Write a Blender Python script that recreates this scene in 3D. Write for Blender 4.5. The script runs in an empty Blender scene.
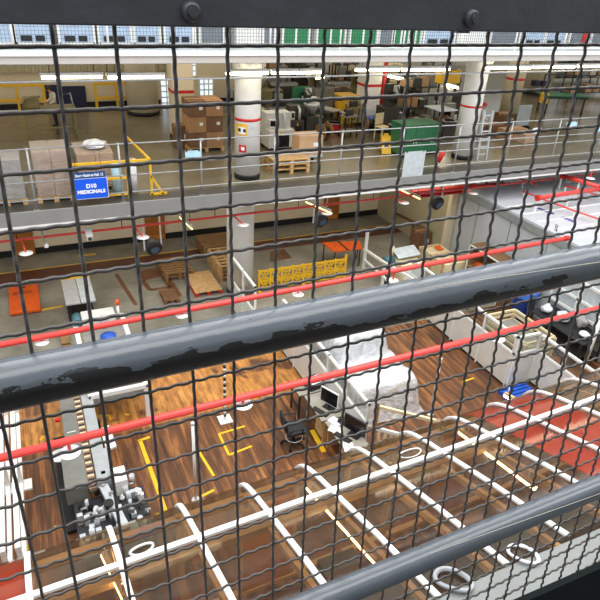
import bpy, bmesh, math, random
from mathutils import Vector, Matrix
random.seed(7)
S = bpy.context.scene
C = S.collection
PI = math.pi

# ------------------------------------------------------------------ camera frame
def _n(a):
    return Vector(a).normalized()
FPX = 600.0
EYE = Vector((0, 0, 9.8))
_down = _n((-64, 1075, FPX))
_vx = Vector((1470, -255, FPX))
_X = (_vx - _down * _vx.dot(_down)).normalized()
_Z = -_down
_Y = _Z.cross(_X)
def ray(px, py):
    v = Vector((px - 300, py - 300, FPX))
    return Vector((v.dot(_X), v.dot(_Y), v.dot(_Z)))
def G(px, py, z=0.0):            # point of the horizontal plane at height z
    r = ray(px, py); return EYE + r * ((z - EYE.z) / r.z)
def V(px, py, Y):                # point of the upright plane at depth Y
    r = ray(px, py); return EYE + r * (Y / r.y)
def W(px, py, X):
    r = ray(px, py); return EYE + r * (X / r.x)

# ------------------------------------------------------------------ materials
def lin(c):
    out = []
    for v in c:
        v /= 255.0
        out.append(v / 12.92 if v <= 0.04045 else ((v + 0.055) / 1.055) ** 2.4)
    return tuple(out) + (1.0,)
def mat(name, rgb, rough=0.55, metal=0.0, var=0.12, scale=6.0, bump=0.0, spec=0.5):
    m = bpy.data.materials.new(name); m.use_nodes = True
    nt = m.node_tree; b = nt.nodes['Principled BSDF']
    b.inputs['Roughness'].default_value = rough
    b.inputs['Metallic'].default_value = metal
    b.inputs['Specular IOR Level'].default_value = spec
    tc = nt.nodes.new('ShaderNodeTexCoord')
    nz = nt.nodes.new('ShaderNodeTexNoise'); nz.inputs['Scale'].default_value = scale
    nz.inputs['Detail'].default_value = 5
    nt.links.new(tc.outputs['Object'], nz.inputs['Vector'])
    cr = nt.nodes.new('ShaderNodeValToRGB')
    c = lin(rgb)
    cr.color_ramp.elements[0].position = 0.3; cr.color_ramp.elements[1].position = 0.7
    cr.color_ramp.elements[0].color = tuple(max(0, x * (1 - var)) for x in c[:3]) + (1,)
    cr.color_ramp.elements[1].color = tuple(min(1, x * (1 + var)) for x in c[:3]) + (1,)
    nt.links.new(nz.outputs['Fac'], cr.inputs['Fac'])
    nt.links.new(cr.outputs['Color'], b.inputs['Base Color'])
    if bump:
        bp = nt.nodes.new('ShaderNodeBump'); bp.inputs['Strength'].default_value = bump
        bp.inputs['Distance'].default_value = 0.02
        nt.links.new(nz.outputs['Fac'], bp.inputs['Height']); nt.links.new(bp.outputs['Normal'], b.inputs['Normal'])
    return m
def emis(name, rgb, strength):
    m = bpy.data.materials.new(name); m.use_nodes = True
    nt = m.node_tree; nt.nodes.remove(nt.nodes['Principled BSDF'])
    e = nt.nodes.new('ShaderNodeEmission'); e.inputs['Color'].default_value = lin(rgb); e.inputs['Strength'].default_value = strength
    nt.links.new(e.outputs[0], nt.nodes['Material Output'].inputs['Surface'])
    return m
def clear(name, rgb, rough=0.05, haze=0.0, hazecol=(200, 195, 185), wrinkle=0.0, refl=1.0):
    """tinted clear sheet: tinted transparency, fresnel gloss, optional milky film"""
    m = bpy.data.materials.new(name); m.use_nodes = True
    nt = m.node_tree; nt.nodes.remove(nt.nodes['Principled BSDF'])
    out = nt.nodes['Material Output']
    tr = nt.nodes.new('ShaderNodeBsdfTransparent'); tr.inputs['Color'].default_value = lin(rgb)
    gl = nt.nodes.new('ShaderNodeBsdfGlossy'); gl.inputs['Roughness'].default_value = rough
    # two-sided schlick reflectance, the same for front and back faces
    ge = nt.nodes.new('ShaderNodeNewGeometry')
    dt = nt.nodes.new('ShaderNodeVectorMath'); dt.operation = 'DOT_PRODUCT'
    nt.links.new(ge.outputs['Incoming'], dt.inputs[0]); nt.links.new(ge.outputs['Normal'], dt.inputs[1])
    ab = nt.nodes.new('ShaderNodeMath'); ab.operation = 'ABSOLUTE'; nt.links.new(dt.outputs['Value'], ab.inputs[0])
    om = nt.nodes.new('ShaderNodeMath'); om.operation = 'SUBTRACT'; om.inputs[0].default_value = 1.0; nt.links.new(ab.outputs[0], om.inputs[1])
    pw = nt.nodes.new('ShaderNodeMath'); pw.operation = 'POWER'; pw.inputs[1].default_value = 4.0; nt.links.new(om.outputs[0], pw.inputs[0])
    fr = nt.nodes.new('ShaderNodeMapRange'); fr.inputs['To Min'].default_value = 0.03 * refl; fr.inputs['To Max'].default_value = 0.6
    nt.links.new(pw.outputs[0], fr.inputs['Value'])
    mx = nt.nodes.new('ShaderNodeMixShader')
    df = nt.nodes.new('ShaderNodeBsdfPrincipled'); df.inputs['Base Color'].default_value = lin(hazecol); df.inputs['Roughness'].default_value = 0.4
    mh = nt.nodes.new('ShaderNodeMixShader')
    tc = nt.nodes.new('ShaderNodeTexCoord'); nz = nt.nodes.new('ShaderNodeTexNoise')
    nz.inputs['Scale'].default_value = 3.0; nz.inputs['Detail'].default_value = 6; nz.inputs['Distortion'].default_value = 1.2
    nt.links.new(tc.outputs['Object'], nz.inputs['Vector'])
    mr = nt.nodes.new('ShaderNodeMapRange')
    mr.inputs['From Min'].default_value = 0.3; mr.inputs['From Max'].default_value = 0.7
    mr.inputs['To Min'].default_value = haze * 0.55; mr.inputs['To Max'].default_value = min(1, haze * 1.35)
    nt.links.new(nz.outputs['Fac'], mr.inputs['Value'])
    nt.links.new(mr.outputs[0], mh.inputs['Fac'])
    nt.links.new(tr.outputs[0], mh.inputs[1]); nt.links.new(df.outputs[0], mh.inputs[2])
    nt.links.new(fr.outputs[0], mx.inputs['Fac'])
    nt.links.new(mh.outputs[0], mx.inputs[1]); nt.links.new(gl.outputs[0], mx.inputs[2])
    if wrinkle:
        n2 = nt.nodes.new('ShaderNodeTexNoise'); n2.inputs['Scale'].default_value = 5; n2.inputs['Detail'].default_value = 8; n2.inputs['Distortion'].default_value = 2.5
        nt.links.new(tc.outputs['Object'], n2.inputs['Vector'])
        bp = nt.nodes.new('ShaderNodeBump'); bp.inputs['Strength'].default_value = wrinkle; bp.inputs['Distance'].default_value = 0.08
        nt.links.new(n2.outputs['Fac'], bp.inputs['Height'])
        nt.links.new(bp.outputs['Normal'], df.inputs['Normal']); nt.links.new(bp.outputs['Normal'], gl.inputs['Normal'])
    nt.links.new(mx.outputs[0], out.inputs['Surface'])
    return m

def mat_rail():
    m = mat('slate_paint', (72, 78, 85), 0.22, 0, 0.06, 14, 0.12, 0.8)
    nt = m.node_tree; b = nt.nodes['Principled BSDF']
    tc = nt.nodes.new('ShaderNodeTexCoord')
    mp = nt.nodes.new('ShaderNodeMapping'); mp.inputs['Scale'].default_value = (9, 26, 26)
    nz = nt.nodes.new('ShaderNodeTexNoise'); nz.inputs['Scale'].default_value = 1.0; nz.inputs['Detail'].default_value = 6; nz.inputs['Roughness'].default_value = 0.6
    nt.links.new(tc.outputs['Object'], mp.inputs[0]); nt.links.new(mp.outputs[0], nz.inputs['Vector'])
    # black chipped patches, densest low on the tube where underside shade is painted in
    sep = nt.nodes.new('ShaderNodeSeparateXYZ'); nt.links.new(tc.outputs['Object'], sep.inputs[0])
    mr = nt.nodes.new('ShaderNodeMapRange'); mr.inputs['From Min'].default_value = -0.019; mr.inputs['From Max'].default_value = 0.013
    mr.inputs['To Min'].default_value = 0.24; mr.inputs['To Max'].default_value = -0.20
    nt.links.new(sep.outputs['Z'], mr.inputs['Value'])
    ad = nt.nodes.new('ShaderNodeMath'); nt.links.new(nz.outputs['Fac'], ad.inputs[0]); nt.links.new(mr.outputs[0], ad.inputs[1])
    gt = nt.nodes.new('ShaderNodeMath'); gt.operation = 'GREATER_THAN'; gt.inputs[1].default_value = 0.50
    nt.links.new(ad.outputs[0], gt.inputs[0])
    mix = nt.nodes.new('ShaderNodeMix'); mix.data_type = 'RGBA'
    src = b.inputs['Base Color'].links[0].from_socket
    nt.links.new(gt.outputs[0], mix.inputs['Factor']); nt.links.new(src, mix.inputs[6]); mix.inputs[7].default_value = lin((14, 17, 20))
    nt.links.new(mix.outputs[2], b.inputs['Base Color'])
    return m

def mat_wood():
    m = bpy.data.materials.new('wood_block_floor'); m.use_nodes = True
    nt = m.node_tree; b = nt.nodes['Principled BSDF']; N = nt.nodes.new; L = nt.links.new
    tc = N('ShaderNodeTexCoord')
    mp = N('ShaderNodeMapping'); mp.inputs['Scale'].default_value = (7.0, 0.55, 1); L(tc.outputs['Object'], mp.inputs[0])
    nz = N('ShaderNodeTexNoise'); nz.inputs['Scale'].default_value = 1.0; nz.inputs['Detail'].default_value = 7; nz.inputs['Roughness'].default_value = 0.65
    L(mp.outputs[0], nz.inputs['Vector'])
    cr = N('ShaderNodeValToRGB'); e = cr.color_ramp.elements
    e[0].position = 0.30; e[0].color = lin((52, 36, 26)); e[1].position = 0.70; e[1].color = lin((194, 128, 68))
    x = cr.color_ramp.elements.new(0.5); x.color = lin((110, 70, 42))
    L(nz.outputs['Fac'], cr.inputs['Fac'])
    # newer, bare orange blocks farther back
    n2 = N('ShaderNodeTexNoise'); n2.inputs['Scale'].default_value = 0.9; n2.inputs['Detail'].default_value = 5
    L(tc.outputs['Object'], n2.inputs['Vector'])
    cr2 = N('ShaderNodeValToRGB'); e = cr2.color_ramp.elements
    e[0].position = 0.3; e[0].color = lin((146, 92, 42)); e[1].position = 0.7; e[1].color = lin((226, 158, 80))
    n3 = N('ShaderNodeTexNoise'); n3.inputs['Scale'].default_value = 1.4; n3.inputs['Detail'].default_value = 7
    mp3 = N('ShaderNodeMapping'); mp3.inputs['Scale'].default_value = (6, 1.6, 1); L(tc.outputs['Object'], mp3.inputs[0]); L(mp3.outputs[0], n3.inputs['Vector'])
    L(n3.outputs['Fac'], cr2.inputs['Fac'])
    sep = N('ShaderNodeSeparateXYZ'); L(tc.outputs['Object'], sep.inputs[0])
    my = N('ShaderNodeMapRange'); my.inputs['From Min'].default_value = 11.35; my.inputs['From Max'].default_value = 11.45; L(sep.outputs['Y'], my.inputs['Value'])
    mx_ = N('ShaderNodeMapRange'); mx_.inputs['From Min'].default_value = 6.2; mx_.inputs['From Max'].default_value = 6.0; L(sep.outputs['X'], mx_.inputs['Value'])
    mn = N('ShaderNodeMapRange'); mn.inputs['From Min'].default_value = 0.38; mn.inputs['From Max'].default_value = 0.42; L(n2.outputs['Fac'], mn.inputs['Value'])
    p = N('ShaderNodeMath'); p.operation = 'MULTIPLY'; L(my.outputs[0], p.inputs[0]); L(mx_.outputs[0], p.inputs[1])
    q = N('ShaderNodeMath'); q.operation = 'MULTIPLY'; L(p.outputs[0], q.inputs[0]); L(mn.outputs[0], q.inputs[1])
    mix = N('ShaderNodeMix'); mix.data_type = 'RGBA'
    L(q.outputs[0], mix.inputs['Factor']); L(cr.outputs['Color'], mix.inputs[6]); L(cr2.outputs['Color'], mix.inputs[7])
    # board joints
    br = N('ShaderNodeTexBrick'); br.inputs['Scale'].default_value = 1.0
    br.inputs['Brick Width'].default_value = 1.8; br.inputs['Row Height'].default_value = 0.16; br.inputs['Mortar Size'].default_value = 0.006
    br.inputs['Color1'].default_value = (1, 1, 1, 1); br.inputs['Color2'].default_value = (0.72, 0.68, 0.66, 1); br.inputs['Mortar'].default_value = (0.35, 0.33, 0.3, 1)
    rot = N('ShaderNodeMapping'); rot.inputs['Rotation'].default_value = (0, 0, PI / 2); L(tc.outputs['Object'], rot.inputs[0]); L(rot.outputs[0], br.inputs['Vector'])
    mul = N('ShaderNodeMix'); mul.data_type = 'RGBA'; mul.blend_type = 'MULTIPLY'; mul.inputs['Factor'].default_value = 0.85
    L(mix.outputs[2], mul.inputs[6]); L(br.outputs['Color'], mul.inputs[7])
    L(mul.outputs[2], b.inputs['Base Color'])
    b.inputs['Roughness'].default_value = 0.38
    return m
def mat_concrete(name, c0, c1, rough=0.45, scale=0.5):
    m = bpy.data.materials.new(name); m.use_nodes = True
    nt = m.node_tree; b = nt.nodes['Principled BSDF']; N = nt.nodes.new; L = nt.links.new
    tc = N('ShaderNodeTexCoord'); nz = N('ShaderNodeTexNoise'); nz.inputs['Scale'].default_value = scale; nz.inputs['Detail'].default_value = 9; nz.inputs['Roughness'].default_value = 0.62
    L(tc.outputs['Object'], nz.inputs['Vector'])
    cr = N('ShaderNodeValToRGB'); e = cr.color_ramp.elements
    e[0].position = 0.34; e[0].color = lin(c0); e[1].position = 0.66; e[1].color = lin(c1)
    L(nz.outputs['Fac'], cr.inputs['Fac']); L(cr.outputs['Color'], b.inputs['Base Color'])
    b.inputs['Roughness'].default_value = rough
    return m

M = {}
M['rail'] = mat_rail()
M['plate'] = mat('dark_slate_plate', (66, 68, 73), 0.42, 0, 0.08, 20, 0.15)
M['kick'] = mat('dark_green_plate', (12, 21, 21), 0.6, spec=.1)
M['wire'] = mat('wire_paint', (66, 62, 59), 0.5, 0, 0.25, 60, 0.2)
M['wood'] = mat_wood()
M['concrete'] = mat_concrete('concrete_floor', (108, 104, 92), (156, 151, 138), 0.42)
M['gfloor'] = mat_concrete('gallery_floor', (96, 88, 70), (128, 118, 96), 0.22, 0.35)
M['strip'] = mat('red_brown_floor_paint', (92, 52, 36), 0.4, 0, 0.2, 2)
M['brownpatch'] = mat('brown_stained_patch', (112, 76, 52), 0.5, 0, 0.3, 3)
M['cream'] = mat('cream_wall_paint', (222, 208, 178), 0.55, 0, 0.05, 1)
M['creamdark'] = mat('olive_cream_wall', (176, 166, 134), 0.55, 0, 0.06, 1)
M['black'] = mat('black_skirting', (22, 22, 24), 0.5)
M['white'] = mat('white_paint', (232, 231, 226), 0.4, 0, 0.05, 3)
M['offwhite'] = mat('offwhite_panel', (216, 214, 205), 0.45, 0, 0.05, 2)
M['slab'] = mat('grey_slab_edge', (134, 134, 131), 0.5, 0, 0.08, 2)
M['slabwhite'] = mat('white_slab_edge', (228, 226, 222), 0.45, 0, 0.05, 2)
M['slabbeige'] = mat('greige_fascia', (186, 180, 172), 0.5, 0, 0.05, 2)
M['steel'] = mat('galvanised_rail', (158, 160, 160), 0.38, 0.3, 0.12, 9)
M['alu'] = mat('brushed_aluminium', (200, 202, 204), 0.32, 0.35, 0.1, 8)
M['darksteel'] = mat('dark_steel', (62, 62, 64), 0.4, 0.6, 0.2, 8)
M['red'] = mat('red_pipe_paint', (224, 66, 58), 0.35, 0, 0.08, 4)
M['redband'] = mat('red_band_paint', (200, 38, 34), 0.45)
M['disc'] = mat('white_disc', (240, 238, 234), 0.4)
M['door'] = mat('orange_brown_door', (162, 98, 38), 0.45, 0, 0.15, 4)
M['navy'] = mat('navy_door', (26, 30, 64), 0.45)
M['yellow'] = mat('safety_yellow', (236, 184, 36), 0.42, 0, 0.08, 5)
M['orange'] = mat('orange_plastic', (222, 92, 28), 0.45, 0, 0.12, 5)
M['blue'] = mat('blue_plastic', (28, 84, 186), 0.35, 0, 0.12, 5)
M['liner'] = mat('blue_liner', (70, 120, 205), 0.3, 0, 0.25, 12, 0.4)
M['signblue'] = mat('sign_blue', (18, 88, 222), 0.4, 0, 0.03)
M['signtop'] = mat('sign_dark_blue', (20, 72, 128), 0.4, 0, 0.03)
M['lettering'] = mat('white_lettering', (240, 242, 246), 0.5, 0, 0.0)
M['inkblue'] = mat('blue_print', (60, 58, 140), 0.5)
M['ink'] = mat('black_print', (30, 30, 32), 0.5)
M['carton'] = mat('brown_cardboard', (170, 128, 88), 0.7, 0, 0.1, 5)
M['carton2'] = mat('pale_cardboard', (196, 160, 122), 0.7, 0, 0.1, 5)
M['cartondark'] = mat('dark_cardboard', (120, 86, 58), 0.7, 0, 0.12, 5)
M['wrapbeige'] = mat('wrapped_beige_load', (188, 160, 136), 0.35, 0, 0.2, 7, 0.3)
M['wrapgrey'] = mat('wrapped_grey_load', (170, 168, 164), 0.3, 0, 0.25, 7, 0.4)
M['darkgrey'] = mat('dark_grey_floor', (66, 64, 58), 0.4, 0, 0.15, 3)
M['machine2'] = mat('mid_grey_machine_paint', (160, 163, 163), 0.4, 0, 0.1, 5)
M['scuff'] = mat('pale_scuff', (176, 170, 154), 0.6)
M['machine3'] = mat('dull_grey_plate', (116, 115, 108), 0.4, 0, 0.12, 5)
M['film'] = clear('stretch_film', (235, 232, 228), 0.12, 0.22, (225, 222, 218), 0.5)
M['timber'] = mat('pallet_timber', (196, 158, 108), 0.7, 0, 0.2, 9)
M['timberdark'] = mat('old_pallet_timber', (146, 112, 70), 0.75, 0, 0.25, 9)
M['creamwood'] = mat('cream_wood', (222, 206, 166), 0.6, 0, 0.1, 6)
M['tan'] = mat('tan_beam', (204, 166, 120), 0.5, 0, 0.12, 4)
M['brownpanel'] = mat('golden_brown_panel', (196, 124, 48), 0.35, 0, 0.15, 3)
M['redsheet'] = mat('red_orange_sheet', (226, 66, 26), 0.4, 0, 0.12, 2)
M['brownfloor'] = mat('dark_tunnel_floor', (64, 52, 44), 0.45, 0, 0.25, 3)
M['poly'] = clear('brown_tinted_sheet', (232, 224, 213), 0.06, 0.04, (156, 146, 132), 0, 1.0)
M['pane'] = clear('clear_pane', (240, 242, 240), 0.05, 0.06, (200, 205, 205), 0, 1.2)
M['plasticdrape'] = clear('milky_plastic_sheet', (246, 246, 248), 0.2, 0.55, (250, 251, 252), 0.7, 1.2)
M['bag'] = mat('white_plastic_bag', (226, 228, 234), 0.3, 0, 0.12, 9, 0.6)
M['machine'] = mat('grey_machine_paint', (138, 136, 128), 0.45, 0, 0.12, 5)
M['machinewhite'] = mat('white_machine_paint', (206, 204, 198), 0.4, 0, 0.08, 5)
M['olive'] = mat('olive_machine_paint', (132, 122, 84), 0.45, 0, 0.12, 5)
M['machinedark'] = mat('dark_machine_paint', (58, 54, 48), 0.45, 0, 0.25, 6)
M['green'] = mat('green_paint', (40, 104, 66), 0.45, 0, 0.12, 5)
M['greenpanel'] = mat('green_screen_panel', (44, 128, 82), 0.45, 0, 0.06, 3)
M['screen'] = mat('dark_screen', (18, 18, 20), 0.15)
M['belt'] = mat('brown_belt', (150, 116, 96), 0.6, 0, 0.25, 30)
M['rubber'] = mat('black_rubber', (24, 24, 26), 0.6)
M['fabricblack'] = mat('black_seat_fabric', (30, 30, 33), 0.7)
M['desk'] = mat('pale_desk_top', (158, 152, 138), 0.45)
M['paper'] = mat('white_paper', (238, 240, 242), 0.6)
M['skin'] = mat('skin', (196, 148, 120), 0.5)
M['hair'] = mat('dark_hair', (40, 30, 26), 0.6)
M['coat'] = mat('white_coat', (226, 218, 200), 0.7)
M['trouser'] = mat('dark_trousers', (48, 48, 56), 0.7)
M['paleblue'] = mat('pale_blue_sheet', (176, 212, 226), 0.45)
M['palegrey'] = mat('pale_grey_sheet', (186, 194, 196), 0.45)
M['ledge'] = mat('pale_grey_ledge', (122, 124, 121), 0.6, 0, 0.07, 3, 0.1)
M['cleanroof'] = mat('white_roof_film', (184, 188, 193), 0.32, 0, 0.06, 1.2, 0.25)
M['cleanwall'] = mat('grey_wall_panel', (180, 185, 186), 0.4, 0, 0.04, 1)
M['fascia'] = mat('grey_fascia', (136, 140, 138), 0.45)
M['teal'] = mat('teal_motor', (62, 106, 118), 0.4)
M['tube'] = emis('fluorescent_tube', (255, 240, 205), 16.0)
M['tubewarm'] = emis('warm_tube', (255, 226, 160), 20.0)
M['tubedim'] = emis('dim_warm_tube', (255, 232, 160), 2.2)
M['daywin'] = emis('daylight_pane', (214, 230, 244), 1.5)
M['coil'] = mat('white_loop', (224, 226, 230), 0.4)
M['greycloth'] = mat('grey_hose', (150, 152, 156), 0.4)
M['lens'] = mat('blue_grey_lens', (62, 82, 104), 0.12)

# ------------------------------------------------------------------ mesh builder
class MB:
    def __init__(s): s.v = []; s.f = []; s.smooth = []
    def add(s, vs, fs, sm=False):
        o = len(s.v); s.v += [tuple(p) for p in vs]
        for f in fs: s.f.append(tuple(i + o for i in f)); s.smooth.append(sm)
        return s
    def box(s, x0, y0, z0, x1, y1, z1):
        if x0 > x1: x0, x1 = x1, x0
        if y0 > y1: y0, y1 = y1, y0
        if z0 > z1: z0, z1 = z1, z0
        vs = [(x0, y0, z0), (x1, y0, z0), (x1, y1, z0), (x0, y1, z0), (x0, y0, z1), (x1, y0, z1), (x1, y1, z1), (x0, y1, z1)]
        return s.add(vs, [(3, 2, 1, 0), (4, 5, 6, 7), (0, 1, 5, 4), (1, 2, 6, 5), (2, 3, 7, 6), (3, 0, 4, 7)])
    def cbox(s, c, d, rz=0.0, rx=0.0, ry=0.0):
        R = Matrix.Rotation(rz, 3, 'Z') @ Matrix.Rotation(ry, 3, 'Y') @ Matrix.Rotation(rx, 3, 'X')
        h = [k / 2 for k in d]
        vs = [Vector(c) + R @ Vector((a * h[0], b * h[1], e * h[2])) for e in (-1, 1) for a, b in ((-1, -1), (1, -1), (1, 1), (-1, 1))]
        return s.add(vs, [(3, 2, 1, 0), (4, 5, 6, 7), (0, 1, 5, 4), (1, 2, 6, 5), (2, 3, 7, 6), (3, 0, 4, 7)])
    def bar(s, p, q, w, h=None):
        """square bar from p to q"""
        p = Vector(p); q = Vector(q); h = h or w
        d = (q - p).normalized(); up = Vector((0, 0, 1)) if abs(d.z) < 0.95 else Vector((0, 1, 0))
        a = d.cross(up).normalized(); b = a.cross(d)
        vs = []
        for c in (p, q):
            for i, j in ((-1, -1), (1, -1), (1, 1), (-1, 1)): vs.append(c + a * (i * w / 2) + b * (j * h / 2))
        return s.add(vs, [(0, 1, 2, 3), (7, 6, 5, 4), (4, 5, 1, 0), (5, 6, 2, 1), (6, 7, 3, 2), (7, 4, 0, 3)])
    def tube(s, pts, r, n=10, closed=False, caps=True):
        pts = [Vector(p) for p in pts]; m = len(pts); vs = []; fs = []
        prev = None
        for i, p in enumerate(pts):
            if closed: d = pts[(i + 1) % m] - pts[i - 1]
            else: d = pts[min(i + 1, m - 1)] - pts[max(i - 1, 0)]
            d.normalize()
            if prev is None:
                up = Vector((0, 0, 1)) if abs(d.z) < 0.9 else Vector((0, 1, 0))
                a = d.cross(up).normalized()
            else:
                a = (prev - d * prev.dot(d)).normalized()
            prev = a; b = d.cross(a)
            rr = r[i] if isinstance(r, (list, tuple)) else r
            for k in range(n):
                t = 2 * PI * k / n; vs.append(p + (a * math.cos(t) + b * math.sin(t)) * rr)
        for i in range(m if closed else m - 1):
            for k in range(n):
                j = (i + 1) % m
                fs.append((i * n + k, i * n + (k + 1) % n, j * n + (k + 1) % n, j * n + k))
        s.add(vs, fs, True)
        if caps and not closed:
            o = len(s.v) - len(vs)
            s.f.append(tuple(o + k for k in range(n))[::-1]); s.smooth.append(False)
            s.f.append(tuple(o + (m - 1) * n + k for k in range(n))); s.smooth.append(False)
        return s
    def lathe(s, prof, c=(0, 0, 0), n=24):
        """profile [(r,z)...] turned about the vertical axis"""
        vs = []; fs = []
        for r, z in prof:
            for k in range(n):
                t = 2 * PI * k / n; vs.append((c[0] + r * math.cos(t), c[1] + r * math.sin(t), c[2] + z))
        for i in range(len(prof) - 1):
            for k in range(n): fs.append((i * n + k, i * n + (k + 1) % n, (i + 1) * n + (k + 1) % n, (i + 1) * n + k))
        fs.append(tuple(range(n))[::-1]); fs.append(tuple((len(prof) - 1) * n + k for k in range(n)))
        return s.add(vs, fs, True)
    def sheet(s, path, x0, x1, t=0.008):
        """sheet of thickness t following a Y-Z path between x0 and x1"""
        vs = []; fs = []; m = len(path)
        for i, (y, z) in enumerate(path):
            y1, z1 = path[min(i + 1, m - 1)]; y0, z0 = path[max(i - 1, 0)]
            l = math.hypot(y1 - y0, z1 - z0); ny, nz = (z1 - z0) / l, -(y1 - y0) / l
            vs += [(x0, y, z), (x1, y, z), (x1, y + ny * t, z + nz * t), (x0, y + ny * t, z + nz * t)]
        for i in range(m - 1):
            a, b = 4 * i, 4 * i + 4
            for k in range(4): fs.append((a + k, a + (k + 1) % 4, b + (k + 1) % 4, b + k))
        fs.append((3, 2, 1, 0)); fs.append(tuple(4 * (m - 1) + k for k in range(4)))
        return s.add(vs, fs, False)
    def build(s, name, m, parent=None, bevel=0.0, origin=None):
        me = bpy.data.meshes.new(name)
        vs = s.v
        if origin is not None: vs = [tuple(Vector(v) - Vector(origin)) for v in vs]
        me.from_pydata(vs, [], s.f); me.update()
        me.polygons.foreach_set('use_smooth', s.smooth)
        bm = bmesh.new(); bm.from_mesh(me); bmesh.ops.recalc_face_normals(bm, faces=bm.faces)
        if bevel: bmesh.ops.bevel(bm, geom=bm.edges[:], offset=bevel, segments=2, affect='EDGES', profile=0.5)
        bm.to_mesh(me); bm.free()
        me.materials.append(m if not isinstance(m, str) else M[m])
        o = bpy.data.objects.new(name, me); C.objects.link(o)
        if origin is not None: o.location = origin
        if parent is not None: o.parent = parent
        return o
def tag(o, label, cat, group=None, kind=None):
    if label: o['label'] = label
    if cat: o['category'] = cat
    if group: o['group'] = group
    if kind: o['kind'] = kind
    return o
def thing(name, label, cat, loc=(0, 0, 0), rz=0.0, group=None):
    o = bpy.data.objects.new(name, None); C.objects.link(o)
    o.location = loc; o.rotation_euler = (0, 0, rz); o.empty_display_size = 0.2
    return tag(o, label, cat, group)
def struct(name, mb, m, **k):
    o = mb.build(name, m, **k); o['kind'] = 'structure'; return o
def B(): return MB()
def bx(name, m, parent, x0, y0, z0, x1, y1, z1, bevel=0.0):
    return B().box(x0, y0, z0, x1, y1, z1).build(name, m, parent, bevel)
def copy_tree(o, parent=None):
    c = o.copy(); C.objects.link(c); c.parent = parent
    for ch in list(o.children): copy_tree(ch, c)
    return c
def text_mesh(name, body, size, m, parent, loc, rot, bold=0.0, align='CENTER', sx=1.0):
    cu = bpy.data.curves.new(name, 'FONT'); cu.body = body; cu.size = size; cu.align_x = align; cu.align_y = 'CENTER'
    cu.extrude = 0.002; cu.offset = bold
    t = bpy.data.objects.new(name + '_curve', cu); C.objects.link(t)
    dg = bpy.context.evaluated_depsgraph_get(); me = bpy.data.meshes.new_from_object(t.evaluated_get(dg))
    bpy.data.objects.remove(t); me.name = name
    me.materials.clear(); me.materials.append(M[m])
    o = bpy.data.objects.new(name, me); C.objects.link(o); o.location = loc; o.rotation_euler = rot; o.scale = (sx, 1, 1)
    if parent is not None: o.parent = parent
    return o

D = 15.2          # depth of the two gallery fronts opposite
Z2 = 4.2          # floor of the middle gallery
Z3 = 7.83         # floor of the top gallery

SKY_P, GAL_P, LOW_P, TOP_P, WORLD, EXPO, CAN_P = 6400.0, 320.0, 300.0, 220.0, 1.3, -0.12, 11.0
# ================================================================== the railing in front of us
YF = 0.6
fence = thing('mesh_railing', 'dark wire mesh railing with slate painted tubes and wide top plate in the foreground', 'railing', (0, YF, 8.2))
def fpart(mb, name, m, origin=None, bevel=0.0):
    o = mb.build(name, m, None, bevel, origin)
    o.parent = fence; o.location = Vector(o.location) - Vector(fence.location)
    return o
a = V(0, 386.5, 0.555); b = V(600, 260.5, 0.555); d = (b - a).normalized()
a = a - d * 0.9; b = b + d * 1.2
rr = 0.0268
mid = (a + b) / 2
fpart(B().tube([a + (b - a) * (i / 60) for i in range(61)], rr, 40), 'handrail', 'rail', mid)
a2 = V(300, 609, 0.50); b2 = V(600, 485.5, 0.50); d2 = (b2 - a2).normalized()
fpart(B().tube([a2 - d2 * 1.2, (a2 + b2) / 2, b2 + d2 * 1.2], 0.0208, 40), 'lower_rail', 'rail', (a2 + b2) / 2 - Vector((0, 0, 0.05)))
# pale scuff lines along both tubes
for (pa, pb, off) in (((420, 289), (640, 256), .555 - .0268), ((430, 553.5), (640, 479.5), .50 - .0202)):
    p_ = V(*pa, off); q_ = V(*pb, off)
    fpart(B().tube([p_, q_], .0005, 6), 'scuff_line', 'scuff')
zt = V(300, 29, 0.565).z
fpart(B().box(-1.2, 0.565, zt, 2.6, 0.583, zt + 0.11), 'top_plate', 'plate', bevel=0.0015)
for px, py in ((192, 12), (473, 18)):
    p = V(px, py, 0.56)
    bo = B().tube([(p.x, 0.567, p.z), (p.x, 0.5605, p.z), (p.x, 0.557, p.z)], [0.0085, 0.0085, 0.006], 20)
    bo.tube([(p.x, 0.558, p.z), (p.x, 0.5545, p.z)], 0.0045, 6)
    fpart(bo, 'bolt', 'plate')
p = V(467, 30, 0.585)
fpart(B().cbox((p.x, 0.594, zt - 0.001), (0.017, 0.008, 0.006)), 'clip', 'plate')
fpart(B().box(-1.2, 0.5, 8.2, 2.6, 0.515, V(560, 583, 0.507).z), 'kick_plate', 'kick', bevel=0.002)
for x in (-0.75, 2.1):
    fpart(B().box(x - 0.03, 0.615, 8.2, x + 0.03, 0.645, zt + 0.11), 'post', 'plate', bevel=0.002)
SX, X0, SZ, ZT = 0.0523, 0.034, 0.0535, 9.727
A = 0.0013
wm = B()
NW = 12
rj = random.Random(3)
def crimp(t): return math.cos(PI * 5 * t)
def ymesh(z): return YF - 0.066 * (9.75 - z)          # the panel leans in toward the walkway at its foot
def zwire(q, x): return ZT - SZ * q + x * (.006 + .0042 * q)
for k in range(-7, 34):
    j0 = rj.uniform(-.0008, .0012); j1 = rj.uniform(-.003, .0)
    if k == -1: j0 -= .006; j1 -= .006
    x = X0 + SX * k
    pts = []
    n = int(24 * NW)
    for i in range(n + 1):
        t = -0.6 + i / NW; u = i / n
        xx = x + j0 + 4 * u * (1 - u) * j1
        z = zwire(t, xx)
        pts.append((xx, ymesh(z) + A * crimp(t + k), z))
    wm.tube(pts, 0.00205, 6)
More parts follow.
